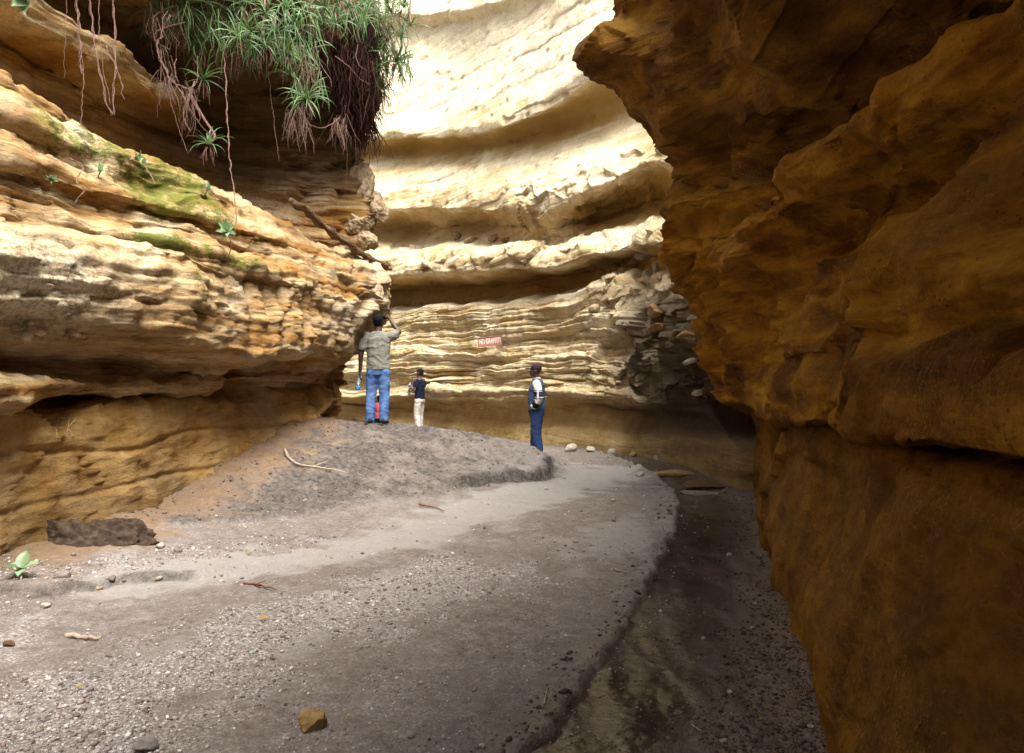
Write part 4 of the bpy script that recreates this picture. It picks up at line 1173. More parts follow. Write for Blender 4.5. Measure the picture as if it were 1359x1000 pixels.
# ------------------------------------------------------------------ gravel: thousands of tiny stones
def build_gravel(n, name, seed, label):
    r = np.random.default_rng(seed)
    bm = bmesh.new(); bmesh.ops.create_icosphere(bm, subdivisions=1, radius=1.0)
    base = np.array([v.co[:] for v in bm.verts]); fc = np.array([[v.index for v in f.verts] for f in bm.faces]); bm.free()
    kinds = [base * (1 + .28 * r.normal(size=(len(base), 1)).clip(-1, 1)) * np.array([1, r.uniform(.6, .9), r.uniform(.4, .65)]) for _ in range(14)]
    X, Y, S = [], [], []
    while len(X) < n:
        m = 4000
        py = 505 + 520 * r.random(m) ** .9; px = r.uniform(-60, 1130, m)
        d = CAMZ * F / (py - 500); x = (px - 679.5) / F * d
        ok = (d < 17) & (d > 1.5)
        x, d, px, py = x[ok], d[ok], px[ok], py[ok]
        P = np.stack([x, d, 0 * x], -1)
        n2 = fbm(P * 2.3 + 9, 4, .6); n1 = fbm(P * .9 + 3, 3)
        sd = -poly_sd(x, d, CH)
        gs = [gpt(*p) for p in [(-60, 1000), (150, 930), (330, 850), (480, 800), (620, 760)]]
        w = .03 + .9 * sstep(.75, .2, np.abs(poly_sd(x, d, gs)) + .35 * n2)
        strip = poly_sd(x, d, [gpt(*p) for p in [(-120, 775), (60, 772), (150, 762), (260, 742), (400, 715)]])
        w = np.maximum(w, .95 * sstep(.45, .1, np.abs(strip)))
        w = np.maximum(w, .9 * sstep(.45, .8, sd + .35 * n2))
        w = np.maximum(w, .14 * sstep(-.22, -.04, sd) * (sd < 0.03))
        w = np.where((sd > 0) & (sd < .45), .10, w)
        w = np.maximum(w, .6 * (np.abs(py - 608 - .03 * (px - 800)) < 9) * (px > 740) * (px < 900))
        w = np.maximum(w, .25 * sstep(.1, .5, n1))
        mnd = MF(x, d) > .06
        w = np.where(mnd, .28, w)
        keep = r.random(len(x)) < w
        x, d = x[keep], d[keep]
        s = np.exp(r.normal(math.log(.0036), .55, len(x))) * np.clip(.55 + .17 * d, .8, 2.2)
        s = np.minimum(s, .018)
        sdk = sd[keep]; s = np.where((sdk > -.2) & (sdk < .03), s * 1.5, s)
        s = np.where(mnd[keep], s * 1.25, s)
        X += list(x); Y += list(d); S += list(s)
    X, Y, S = np.array(X[:n]), np.array(Y[:n]), np.array(S[:n])
    Z = ground_z(X, Y, True)
    kd = r.integers(0, len(kinds), n); rz = r.uniform(0, 6.28, n)
    B = np.stack(kinds)[kd]                       # n,12,3
    c, s_ = np.cos(rz)[:, None], np.sin(rz)[:, None]
    V = np.stack([B[..., 0] * c - B[..., 1] * s_, B[..., 0] * s_ + B[..., 1] * c, B[..., 2]], -1) * S[:, None, None]
    V += np.stack([X, Y, Z + .25 * S], -1)[:, None]
    nf = len(fc); FF = (fc[None] + (np.arange(n) * len(base))[:, None, None]).reshape(-1, 3)
    me = bpy.data.meshes.new(name)
    me.vertices.add(n * len(base)); me.vertices.foreach_set('co', V.astype(np.float32).ravel())
    me.loops.add(FF.size); me.loops.foreach_set('vertex_index', FF.astype(np.int32).ravel())
    me.polygons.add(len(FF)); me.polygons.foreach_set('loop_start', np.arange(0, FF.size, 3, dtype=np.int32))
    me.update(calc_edges=True)
    sd = -poly_sd(X, Y, CH)
    tone = np.clip(r.beta(1.9, 2.0, n) + .05 * (sd < 0) - .42 * sstep(.1, .5, sd) - .5 * ((sd > -.2) & (sd < .03)) - .42 * (MF(X, Y) > .06), 0, 1)
    warm = np.clip(r.random(n) * .6 + .15 * (MF(X, Y) > .06) + .3 * (sd > -.2) * (sd < .03) + .5 * sstep(.3, .7, sd), 0, 1)
    for nm, val in (('tone', tone), ('warm', warm)):
        a_ = me.attributes.new(nm, 'FLOAT', 'POINT'); a_.data.foreach_set('value', np.repeat(val, len(base)).astype(np.float32))
    k = NT(name + '_stones')
    cold = k.ramp(k.attr('tone'), [(.0, (.07, .058, .055)), (.45, (.21, .18, .17)), (.8, (.46, .42, .41)), (1.0, (.68, .65, .63))])
    hot = k.ramp(k.attr('tone'), [(.0, (.06, .035, .022)), (.45, (.17, .10, .065)), (.8, (.36, .25, .18)), (1.0, (.55, .46, .38))])
    me.materials.append(k.done(k.mix(k.attr('warm'), cold, hot), .85, None, .25))
    o = link(name, me)
    return tag(o, label, 'gravel', None, 'stuff')
build_gravel(27000, 'gravel', 3, 'fine grey and brown gravel strewn over the canyon floor')
# ------------------------------------------------------------------ hanging plants on the left wall
M_LEAF = leaf_mat('strap_leaf', (.055, .115, .035), (.135, .215, .075))
M_LEAF2 = leaf_mat('broad_leaf', (.15, .24, .12), (.25, .36, .18))
M_DEAD = simple_mat('dead_leaf', (.30, .17, .13), .85, .1, .55, 30)
M_ROOT = simple_mat('pink_root', (.25, .15, .12), .8, .2, .6, 40)
M_STEM = simple_mat('plant_stem', (.33, .24, .15), .8, .2, .4, 30)

def strap_leaf(length, width, droop, curl, seed):
    """one arching channelled strap leaf growing along +x from the origin"""
    r = np.random.default_rng(seed)
    n = 7; V = []; Fc = []
    p = np.array([0., 0, 0]); ang = .15 + .2 * r.random(); yaw = 0
    for i in range(n):
        t = i / (n - 1)
        w = width * (1 - t ** 1.6) * (.65 + .35 * min(1, t * 5)) + .0008
        dx = np.array([math.cos(ang) * math.cos(yaw), math.cos(ang) * math.sin(yaw), math.sin(ang)])
        sd = np.array([-math.sin(yaw), math.cos(yaw), 0])
        upv = np.cross(dx, sd)
        V += [p + sd * w / 2 + upv * w * .22, p, p - sd * w / 2 + upv * w * .22]
        p = p + dx * length / (n - 1)
        ang -= droop / (n - 1) * (.5 + t); yaw += curl / (n - 1)
    for i in range(n - 1):
        for j in (0, 1):
            a = i * 3 + j; Fc.append((a, a + 1, a + 4, a + 3))
    return pymesh('leaf', V, Fc, M_LEAF, True)
LEAFS = [strap_leaf(1.25, .056 + .014 * (i % 3), 1.4 + .4 * (i % 4), .5 * ((i % 5) - 2) / 2, i) for i in range(8)]

def dead_skirt(n, length, seed):
    r = np.random.default_rng(seed); parts = []
    for i in range(n):
        a = r.uniform(0, 6.28); l = length * r.uniform(.45, 1.0)
        b = Vector((.03 * math.cos(a), .03 * math.sin(a), -.02 - .05 * r.random()))
        pts = [b, b + Vector((.05 * math.cos(a), .05 * math.sin(a), -l * .35)), b + Vector((.05 * math.cos(a) + r.normal() * .03, .05 * math.sin(a) + r.normal() * .03, -l))]
        parts.append(tube(smooth_line(pts, 5), [.006, .007, .006, .005, .002], 3, False))
    V, Fc = join(parts)
    return pymesh('dead_leaves', V, Fc, M_DEAD, True)
SKIRTS = [dead_skirt(10, .34, i) for i in range(4)]

GP = 'spiky plants hanging from the left wall'
def rosette(px, py, d, size, tilt, nleaf, label, seed, stem=None, skirt=True, name='spiky_plant'):
    r = np.random.default_rng(seed)
    c = Vector(at(px, py, d))
    root = thing(name, label, 'plant', c, (0, 0, 0), GP)
    axis = Vector((tilt[0], tilt[1], tilt[2])).normalized()
    Q = axis.to_track_quat('Z', 'X')
    for i in range(nleaf):
        az_ = i * 2.399 + r.uniform(-.3, .3); elv = 1.25 * (1 - i / nleaf) ** .8 - .25 + r.uniform(-.15, .15)
        lf = link('leaf', LEAFS[(i * 3 + seed) % 8], root)
        lf.rotation_mode = 'QUATERNION'
        lf.rotation_quaternion = Q @ Euler((0, 0, az_)).to_quaternion() @ Euler((0, -elv, 0)).to_quaternion()
        s = size * r.uniform(.75, 1.15)
        lf.scale = (s, s, s)
        lf.location = Q @ Vector((0, 0, -.05 * size * (1 - i / nleaf)))
    if stem:
        pts = [Vector((0, 0, 0))] + [Vector(at(*q)) - c for q in stem]
        L_ = smooth_line(pts, 5 * len(pts))
        V, Fc = tube(L_, list(np.linspace(.013, .018, len(L_))), 6)
        link('stem', pymesh('stem', V, Fc, M_ROOT, True), root)
    if skirt:
        sk = link('dead_leaves', SKIRTS[seed % 4], root); sk.scale = (size * 2.6,) * 3; sk.rotation_euler = (0, 0, seed)
        sk['kind'] = 'stuff'
    return root

SPECIAL = {
    0: 'bright green spiky plant hanging lowest in the middle of the clump',
    1: 'small spiky plant sitting low on the mossy shoulder below a hanging stem',
    2: 'spiky plant with wide arching leaves hanging left of the main clump',
    3: 'small spiky plant dangling below the arching one against the brown rock',
    4: 'spiky plant with long drooping leaves at the right edge against the bright far wall',
    5: 'spiky plant at the top left end of the hanging clump among pink roots',
}
ROS = [ # px, py, d, size, tilt, leaves, stem anchors
    (407, 132, 9.6, .34, (.15, -.8, .55), 24, [(398, 118, 9.9), (385, 95, 10.3), (372, 60, 10.8)]),
    (277, 192, 9.0, .27, (.1, -.5, .8), 16, [(285, 182, 9.1), (272, 160, 9.2), (258, 135, 9.3), (246, 108, 9.3)]),
    (264, 62, 9.3, .34, (-.2, -.7, .6), 20, [(250, 45, 9.6), (235, 25, 10.0)]),
    (270, 106, 9.3, .30, (.2, -.7, .5), 16, [(262, 85, 9.6), (258, 60, 9.9)]),
    (508, 118, 11.6, .40, (.5, -.6, .5), 20, [(500, 95, 11.7), (490, 60, 11.8)]),
    (213, 14, 9.0, .30, (-.3, -.7, .4), 18, [(205, -10, 9.3)]),
    (338, 72, 9.5, .33, (-.3, -.8, .3), 20, [(318, 68, 9.7), (295, 62, 10.0), (280, 50, 10.2)]),
    (382, 72, 9.6, .33, (0, -.8, .4), 20, [(372, 50, 9.9), (365, 25, 10.3)]),
]
rr = random.Random(8)
for i, (px, py, d, s, t, nl, st) in enumerate(ROS):
    rosette(px, py, d, s, t, nl, SPECIAL.get(i, 'spiky green plant in the thick of the hanging clump' if i not in (6, 7) else
            ('spiky plant held out on a long pale stem over the dark recess' if i == 6 else 'spiky plant between the stemmed one and the bright lowest one')), i + 1, st)
MORE = [(238, 36), (285, 14), (306, 30), (322, 8), (334, 42), (352, 18), (366, 44), (380, 12), (394, 36), (409, 18), (418, 55), (432, 12), (446, 30), (462, 10), (478, 22), (493, 8),
        (505, 30), (520, 16), (536, 10), (545, 34), (532, 52), (512, 95), (196, 6), (222, 30), (318, 52), (384, 100), (398, 84), (352, 60), (296, 48), (312, 62), (424, 36), (515, 55), (498, 70), (526, 82), (244, 8), (262, 22), (300, 4), (340, 2), (400, 2), (450, 2), (480, 2), (514, 4)]
for i, (px, py) in enumerate(MORE):
    d = 9.2 + 1.9 * sstep(330, 500, px) + rr.uniform(-.2, .3)
    s = rr.uniform(.27, .40)
    rosette(px, py, d, s, (rr.uniform(-.6, .6), -.75, rr.uniform(.1, 1.0)), rr.randint(15, 19),
            ('spiky green plant along the top of the hanging clump' if py < 26 else 'spiky green plant in the lower fringe of the hanging clump' if py > 55 else 'spiky green plant over the bright far wall at the right of the clump' if px > 500 else 'spiky green plant in the thick of the hanging clump'), 40 + i, [(px - rr.uniform(0, 14), py - 25, d + .4), (px - rr.uniform(-5, 20), py - 60, d + .8)], skirt=(i % 3 == 0))

# roots and dry stems hanging free
GR = 'thin roots hanging in front of the left wall'
def root_line(pix, r, label, mat=M_ROOT, name='hanging_root', wig=.006, group=GR, twist=0):
    P = [Vector(at(*q)) for q in pix]
    n = 9 * len(P)
    L_ = smooth_line(P, n)
    L_ = L_ + wig * fbm(L_ * 9 + r * 1000, 3)[:, None] * np.array([1, .6, .2]) * 2.0
    c = Vector(L_[0])
    r = r * .62
    parts = [tube([Vector(p) - c for p in L_], list(np.linspace(r, r * .55, n)), 5)]
    for j in range(twist):
        ph = j * 2.1 + .6
        L2 = L_ + np.stack([1.9 * r * np.sin(np.arange(n) * .55 + ph), 1.9 * r * np.cos(np.arange(n) * .55 + ph), 0 * np.arange(n)], 1)
        parts.append(tube([Vector(p) - c for p in L2], r * .5, 4))
    V, Fc = join(parts)
    o = link(name, pymesh(name, V, Fc, mat, True)); o.location = c
    return tag(o, label, 'root', group)
RL_ = [
    ([(101, -15, 6.9), (104, 30, 6.9), (106, 70, 6.9), (108, 100, 6.9)], .011, 'thick twisted root bundle, leftmost of the long pink roots', 2),
    ([(119, -15, 7.0), (123, 40, 7.0), (132, 95, 7.0), (147, 154, 7.0)], .011, 'pink root slanting down to the ledge, left arm of the V', 1),
    ([(150, -15, 7.1), (152, 40, 7.1), (154, 90, 7.05), (149, 154, 7.0)], .011, 'pink root hanging straight to the ledge, right arm of the V', 1),
    ([(131, -15, 7.1), (132, 40, 7.1), (138, 95, 7.1), (147, 140, 7.05)], .006, 'thin root between the two arms of the V', 0),
    ([(88, -15, 6.9), (87, 40, 6.9), (86, 75, 6.9), (85, 105, 6.9)], .004, 'hair thin root left of the twisted bundle', 0),
    ([(108, 60, 6.9), (110, 90, 6.9), (109, 150, 6.6), (106, 200, 6.3)], .004, 'hair thin root continuing below the twisted bundle to the moss', 0),
    ([(140, 60, 7.0), (146, 75, 7.0), (153, 85, 7.0), (160, 110, 7.0), (166, 133, 7.0)], .006, 'short beaded root curling right of the V', 1),
    ([(226, 20, 8.6), (215, 45, 8.6), (208, 62, 8.5), (216, 85, 8.5), (228, 108, 8.5), (248, 118, 8.5)], .015, 'thick pale root looping at the left end of the clump', 1),
    ([(246, 30, 8.8), (222, 36, 8.7), (206, 44, 8.6), (204, 52, 8.6), (225, 66, 8.6)], .012, 'pale root arching left out of the clump', 0),
    ([(212, 60, 8.6), (214, 90, 8.6), (222, 118, 8.6), (232, 155, 8.6), (250, 205, 8.6)], .007, 'thin root trailing down to the mossy ledge', 0),
    ([(228, 105, 8.6), (244, 130, 8.6), (262, 160, 8.7), (283, 186, 8.9)], .012, 'pale stem dropping to the low spiky plant', 0),
    ([(258, 108, 8.7), (250, 130, 8.6), (243, 150, 8.6), (252, 175, 8.6)], .008, 'root hanging in a bent hook above the mossy ledge', 1),
    ([(240, 115, 8.6), (250, 118, 8.6), (262, 108, 8.7), (262, 75, 8.9)], .009, 'root swinging back up to the arching spiky plant', 0),
    ([(296, 40, 9.3), (299, 100, 9.0), (302, 170, 8.7), (307, 230, 8.4), (313, 280, 8.2), (311, 318, 8.1)], .008, 'long brown vine running down over the mossy shoulder', 1),
    ([(356, 95, 9.6), (360, 130, 9.6), (365, 170, 9.5), (370, 215, 9.4)], .005, 'thin root dangling alone in the dark recess', 0),
    ([(458, 140, 11.2), (460, 190, 11.3), (459, 240, 11.4), (456, 280, 11.5)], .006, 'long thin root down to the wedged boulders', 0),
    ([(470, 170, 11.5), (472, 205, 11.5), (470, 240, 11.6)], .005, 'short thin root right of the long one', 0),
    ([(404, 164, 9.7), (424, 170, 9.8), (440, 165, 9.9), (452, 155, 10.1)], .012, 'pale root sticking out sideways below the bright plant', 0),
    ([(445, 75, 10.2), (462, 88, 10.3), (475, 103, 10.5), (490, 112, 10.9)], .012, 'pink stem crossing the dead foliage', 0),
    ([(475, 60, 10.6), (473, 75, 10.6), (478, 88, 10.6), (487, 95, 10.7)], .010, 'white looping root on the dead foliage', 0),
    ([(420, 55, 9.6), (415, 75, 9.6), (405, 85, 9.6), (398, 92, 9.6)], .013, 'thick pink root fork above the bright plant', 1),
    ([(402, 60, 9.5), (410, 95, 9.5), (425, 90, 9.6)], .011, 'pale root bent through the middle of the clump', 0),
    ([(500, 130, 11.8), (515, 152, 11.9), (526, 146, 11.9), (535, 120, 11.9)], .006, 'thin dry stem looping against the bright wall', 0),
    ([(512, 90, 11.8), (525, 85, 11.8), (538, 95, 11.9), (548, 112, 11.9), (552, 130, 11.9)], .004, 'hair thin stem curving out over the bright wall', 0),
    ([(505, 60, 11.7), (525, 45, 11.7), (545, 52, 11.8), (556, 70, 11.8)], .004, 'hair thin stem arching out at the top right', 0),
    ([(92, 210, 6.2), (110, 222, 6.2), (100, 240, 6.1), (112, 252, 6.05), (98, 272, 6.0)], .007, 'pale root curling on the moss at the left', 1),
    ([(190, 218, 7.1), (200, 232, 7.1), (206, 242, 7.0)], .009, 'short pale root poking from the mossy hollow', 0),
    ([(270, 252, 7.9), (285, 262, 7.9), (292, 280, 7.85), (294, 300, 7.8)], .007, 'pale root hanging above the small broad leaved plant', 0),
]
for q, r, lab, tw in RL_:
    root_line(q, r, lab, twist=tw)
# loose strand bundles of dry roots in the clump: nobody could count them
def strands(name, label, boxes, n, seed, mat, r0, l0, l1):
    r = np.random.default_rng(seed); V = []; Fc = []
    per = [b[5] for b in boxes]
    for _ in range(n):
        b = boxes[r.choice(len(boxes), p=np.array(per) / sum(per))]
        px, py = r.uniform(b[0], b[2]), r.uniform(b[1], b[3]); d = b[4] + r.normal() * .18
        p = Vector(at(px, py, d)); l = r.uniform(l0, l1)
        a, e = r.normal() * .25, r.normal() * .12
        pts = [p, p + Vector((a * l * .4, e * l, -l * .35)), p + Vector((a * l * .9, e * l, -l * .7)), p + Vector((a * l * .9 + r.normal() * .04, e * l, -l))]
        rd = r0 * r.uniform(.5, 1.3)
        v, f = tube(pts, [rd, rd, rd * .8, rd * .3], 3, False)
        o = len(V); V += v; Fc += [tuple(i + o for i in q) for q in f]
    o = link(name, pymesh(name, V, Fc, mat, True))
    return tag(o, label, 'dry plant litter', None, 'stuff')
M_DARKDEAD = simple_mat('dark_dead_foliage', (.075, .034, .026), .9, .1, .6, 12)
strands('dead_foliage', 'dark reddish mass of dead foliage hanging behind the green plants',
        [(425, 10, 500, 95, 11.4, 5), (440, 60, 497, 130, 11.6, 3), (330, 0, 430, 40, 10.6, 3), (470, 120, 497, 170, 11.9, 1.2)], 2600, 4, M_DARKDEAD, .007, .25, .65)
strands('dry_roots', 'tangle of pale pink dry roots threaded through the hanging clump',
        [(195, 0, 240, 40, 8.9, 2), (210, 60, 235, 110, 8.6, 1.2), (285, 20, 330, 70, 9.6, 1.6), (395, 60, 425, 110, 9.7, 1.6), (378, 140, 410, 165, 9.65, 1.6), (240, 110, 262, 140, 8.7, 1),
         (440, 150, 460, 170, 10.3, .8), (285, 60, 330, 85, 9.7, 1), (485, 80, 515, 120, 11.7, 1.6)], 420, 5, M_ROOT, .004, .12, .42)

M_BLADE = leaf_mat('hanging_blade', (.06, .13, .04), (.15, .24, .08), False)
strands('hanging_grass', 'fine drooping green blades hanging through the plant clump',
        [(200, -5, 260, 30, 9.1, 1.2), (250, 0, 330, 60, 9.3, 2), (320, 0, 420, 70, 9.5, 3), (385, 90, 430, 125, 9.6, .7), (420, 0, 500, 25, 10.6, 1.5), (490, 0, 545, 100, 11.6, 2.4)], 420, 15, M_BLADE, .0075, .18, .45)
# fine trailing shrub at the right edge of the clump
def trailing_shrub():
    c = Vector(at(505, 20, 11.8))
    root = thing('trailing_shrub', 'feathery trailing shrub spilling out over the bright far wall', 'shrub', c)
    r = np.random.default_rng(12); SV, SF, LV, LF = [], [], [], []
    for i in range(60):
        p = Vector(at(r.uniform(480, 520), r.uniform(-10, 90), 11.7 + r.normal() * .15)) - c
        dirv = Vector((r.uniform(.0, .75), r.uniform(-.3, .2), r.uniform(-.5, .35)))
        l = r.uniform(.3, .75); pts = []
        for t in np.linspace(0, 1, 7):
            pts.append(p + dirv * l * t + Vector((0, 0, -.45 * l * t * t)) + Vector(tuple(r.normal(size=3) * .012)))
        v, f = tube(pts, list(np.linspace(.006, .002, 7)), 3, False)
        o = len(SV); SV += v; SF += [tuple(k_ + o for k_ in q) for q in f]
        for j in range(13):
            t = r.uniform(.2, 1); b = p + dirv * l * t + Vector((0, 0, -.45 * l * t * t))
            a = Vector(tuple(r.normal(size=3))).normalized(); s = r.uniform(.04, .09); w = a.cross(Vector((0, 0, 1))).normalized() * s * .13
            o = len(LV); LV += [b, b + a * s * .5 + w, b + a * s, b + a * s * .5 - w]; LF.append((o, o + 1, o + 2, o + 3))
    link('stems', pymesh('stems', SV, SF, M_STEM, True), root)['kind'] = 'stuff'
    k_ = leaf_mat('feathery_leaf', (.07, .15, .05), (.16, .26, .09), False)
    link('foliage', pymesh('foliage', LV, LF, k_), root)['kind'] = 'stuff'
trailing_shrub()

# small broad leaved plants
def broad_leaf_mesh(seed, aspect=.5):
    V, Fc = [], []; n = 7
    for i in range(n):
        t = i / (n - 1); w = aspect * math.sin(math.pi * min(1, .04 + t * .96) ** .8) * .5 + .004; z = .12 * math.sin(2.4 * t) - .14 * t * t
        V += [Vector((t, -w, z + .06)), Vector((t, -w * .5, z + .03)), Vector((t, 0, z)), Vector((t, w * .5, z + .03)), Vector((t, w, z + .06))]
    for i in range(n - 1):
        for j in range(4):
            a = i * 5 + j; Fc.append((a, a + 5, a + 6, a + 1))
    return Fc, V
_f, _v = broad_leaf_mesh(0, .42); BLEAF = pymesh('leaf', _v, _f, M_LEAF2, True)
_f, _v = broad_leaf_mesh(0, .62); BLEAF_W = pymesh('leaf', _v, _f, M_LEAF2, True)
def broad_plant(name, label, c, leaves, size, stem_to, axis=(0, -1, .3), me=BLEAF, spread=.75):
    root = thing(name, label, 'plant', c)
    Q = Vector(axis).normalized().to_track_quat('Z', 'X')
    for i in range(leaves):
        lf = link('leaf', me, root); lf.rotation_mode = 'QUATERNION'
        lf.rotation_quaternion = Q @ Euler((0, 0, i * 2.399)).to_quaternion() @ Euler((0, -(spread - .9 * i / leaves + .35), 0)).to_quaternion()
        s = size * (1.1 - .4 * i / leaves); lf.scale = (s, s, s)
    V, Fc = tube(smooth_line([Vector((0, 0, 0))] + [Vector(q) - Vector(c) for q in stem_to], 10), .006, 5)
    link('stem', pymesh('stem', V, Fc, M_STEM, True), root)
    return root
l_, n_ = hit(left_wall, 294, 326)
c = l_ + n_ * .16 + Vector((0, -.05, 0))
broad_plant('small_plant', 'small plant with pale oval leaves on the left wall under the moss', c, 10, .16, [c + Vector((.03, .03, -.12)), hit(left_wall, 300, 350)[0]], axis=(.2, -1, .35))
c = on_floor(28, 768) + Vector((0, 0, .07))
broad_plant('seedling', 'bright green seedling at the foot of the left wall', c, 5, .13, [on_floor(28, 772) + Vector((0, 0, -.02))], axis=(.05, -.25, 1), me=BLEAF_W, spread=.3)
c = Vector(at(36, 3, 7.0))
broad_plant('leafy_sprig', 'dark green leafy sprig at the top left corner on the rim', c, 7, .17, [c + Vector((-.02, .2, .15))], axis=(0, -1, -.2), me=BLEAF_W)
for (px, py, s, lab) in [(130, 236, .10, 'grey green sprout on the moss, leftmost of the small sprouts'), (188, 226, .09, 'grey green sprout at the mossy hollow'),
                        (272, 258, .09, 'grey green sprout on the mossy shoulder below the low spiky plant'), (172, 212, .10, 'round leaved sprout on the mossy edge'), (60, 232, .08, 'tiny sprout at the left end of the moss')]:
    l_, n_ = hit(left_wall, px, py)
    if l_ is None: continue
    c = l_ + n_ * .05
    broad_plant('wall_sprout', lab, c, 7, s, [l_ - n_ * .02], axis=(n_.x, n_.y, n_.z + .4))['group'] = 'small sprouts on the mossy shoulder'
# ------------------------------------------------------------------ people
def blob(parts, voxel, name, mat, smooth=4, wr=0.0, wrf=(6, 6, 14), seed=0):
    """one continuous skin from overlapping tapered limbs (voxel union, then relaxed)"""
    bm = bmesh.new()
    def ring_loft(rings, cap=True):
        vs = []
        for c, ax, bx in rings:
            vs.append([bm.verts.new(c + ax * math.cos(2 * math.pi * s / 14) + bx * math.sin(2 * math.pi * s / 14)) for s in range(14)])
        for a, b in zip(vs[:-1], vs[1:]):
            for s in range(14):
                bm.faces.new((a[s], a[(s + 1) % 14], b[(s + 1) % 14], b[s]))
        bm.faces.new(list(reversed(vs[0]))); bm.faces.new(vs[-1])
    for p in parts:
        if p[0] == 'stack':          # elliptical cross sections up the body: (x, y, z, rx, ry)
            ring_loft([(Vector(q[:3]), Vector((q[3], 0, 0)), Vector((0, q[4], 0))) for q in p[1]])
        elif p[0] == 'limb':         # tapered tube through joints: (x, y, z, r)
            q = p[1]; flat = len(p) > 2 and p[2]
            pts = [Vector(a[:3]) for a in q]; rs = [a[3] for a in q]
            for i, (c, r) in enumerate(zip(pts, rs)):
                if flat and i == len(pts) - 1: continue
                bmesh.ops.create_icosphere(bm, subdivisions=2, radius=r, matrix=Matrix.Translation(c))
            for i in range(len(pts) - 1):
                t = (pts[i + 1] - pts[i]).normalized(); a = t.orthogonal().normalized(); b = t.cross(a)
                ring_loft([(pts[i], a * rs[i], b * rs[i]), (pts[i + 1], a * rs[i + 1], b * rs[i + 1])])
        elif p[0] == 'ball':         # ellipsoid: centre, radii, rotation
            m = Matrix.Translation(Vector(p[1])) @ (p[3].to_matrix().to_4x4() if len(p) > 3 else Matrix.Identity(4)) @ Matrix.Diagonal((*p[2], 1))
            bmesh.ops.create_icosphere(bm, subdivisions=3, radius=1.0, matrix=m)
    bmesh.ops.recalc_face_normals(bm, faces=bm.faces)
    me = bpy.data.meshes.new('tmp'); bm.to_mesh(me); bm.free()
    ob = bpy.data.objects.new('tmp', me); COL.objects.link(ob)
    m1 = ob.modifiers.new('r', 'REMESH'); m1.mode = 'VOXEL'; m1.voxel_size = voxel
    m2 = ob.modifiers.new('s', 'SMOOTH'); m2.factor = .5; m2.iterations = smooth
    dg = bpy.context.evaluated_depsgraph_get(); dg.update()
    out = bpy.data.meshes.new_from_object(ob.evaluated_get(dg))
    bpy.data.objects.remove(ob); bpy.data.meshes.remove(me)
    out.name = name
    if wr:
        n = len(out.vertices); co = np.zeros(n * 3, np.float32); out.vertices.foreach_get('co', co); co = co.reshape(-1, 3)
        no = np.zeros(n * 3, np.float32); out.vertices.foreach_get('normal', no); no = no.reshape(-1, 3)
        q = co * np.array(wrf) + seed + .6 * perlin(co * 5 + seed)[:, None]
        co = co + no * (wr * (ridged(q, 2) - .5))[:, None]
        out.vertices.foreach_set('co', co.astype(np.float32).ravel())
    out.materials.clear(); out.materials.append(mat)
    out.polygons.foreach_set('use_smooth', np.ones(len(out.polygons), bool))
    out.update()
    return out

def add_fingers(me, wrist, direction, palm_n, curl, side, scale=1.0):
    """five fingers rooted in the palm, in the same mesh as the body"""
    d = Vector(direction).normalized(); n = Vector(palm_n).normalized(); n = (n - d * n.dot(d)).normalized(); s = d.cross(n) * side
    w = Vector(wrist); parts = []
    for i, (off, L) in enumerate([(.030, .072), (.011, .082), (-.010, .076), (-.029, .060)]):
        b = w + d * .075 * scale + s * off * scale
        pts = [b]; dd = d.copy()
        for sgm in (.45, .32, .23):
            dd = (dd + n * curl * .8).normalized(); pts.append(pts[-1] + dd * L * sgm * scale)
        parts.append(tube(pts, [.0095 * scale, .009 * scale, .008 * scale, .006 * scale], 7))
    b = w + d * .025 * scale + s * .030 * scale; dd = (d * .6 + s * .8 + n * .25).normalized(); pts = [b, b + dd * .035 * scale]
    dd = (dd + d * .5 + n * curl * .6).normalized(); pts += [pts[-1] + dd * .03 * scale, pts[-1] + dd * .055 * scale]
    parts.append(tube(pts, [.013 * scale, .011 * scale, .010 * scale, .007 * scale], 7))
    V, Fc = join(parts)
    bm = bmesh.new(); bm.from_mesh(me)
    vs = [bm.verts.new(v) for v in V]
    for f in Fc:
        fc_ = bm.faces.new([vs[i] for i in f]); fc_.smooth = True
    bm.to_mesh(me); bm.free()

def palm(w, d, n):
    d = Vector(d).normalized(); n = Vector(n).normalized()
    q = Matrix((d, d.cross(n).normalized(), n)).transposed().to_quaternion()
    return ('ball', tuple(Vector(w) + d * .045), (.052, .040, .017), q)

def head_parts(z, fwd=(0, 1, 0), y0=.0, x0=.0, pitch=0.0, yaw=0.0):
    """skull, jaw, nose, brow, ears; z is the centre of the skull; faces +y before pitch / yaw"""
    R_ = Euler((pitch, 0, yaw)).to_matrix(); q = R_.to_quaternion(); o = Vector((x0, y0, z))
    def T(v): return tuple(o + R_ @ Vector(v))
    P = [('ball', T((0, -.012, .02)), (.076, .096, .092), q), ('ball', T((0, .022, -.045)), (.058, .068, .066), q), ('ball', T((0, .062, -.085)), (.026, .024, .020), q),
         ('ball', T((0, .078, .018)), (.045, .014, .010), q), ('ball', T((0, .094, -.022)), (.014, .022, .016), q), ('ball', T((0, .086, .0)), (.008, .014, .022), q),
         ('ball', T((0, .082, -.055)), (.024, .014, .007), q), ('ball', T((0, .080, -.066)), (.022, .013, .007), q)]
    for s in (-1, 1):
        P += [('ball', T((s * .078, -.005, -.015)), (.009, .020, .032), q), ('ball', T((s * .044, .055, -.03)), (.02, .02, .02), q)]
    return P, T

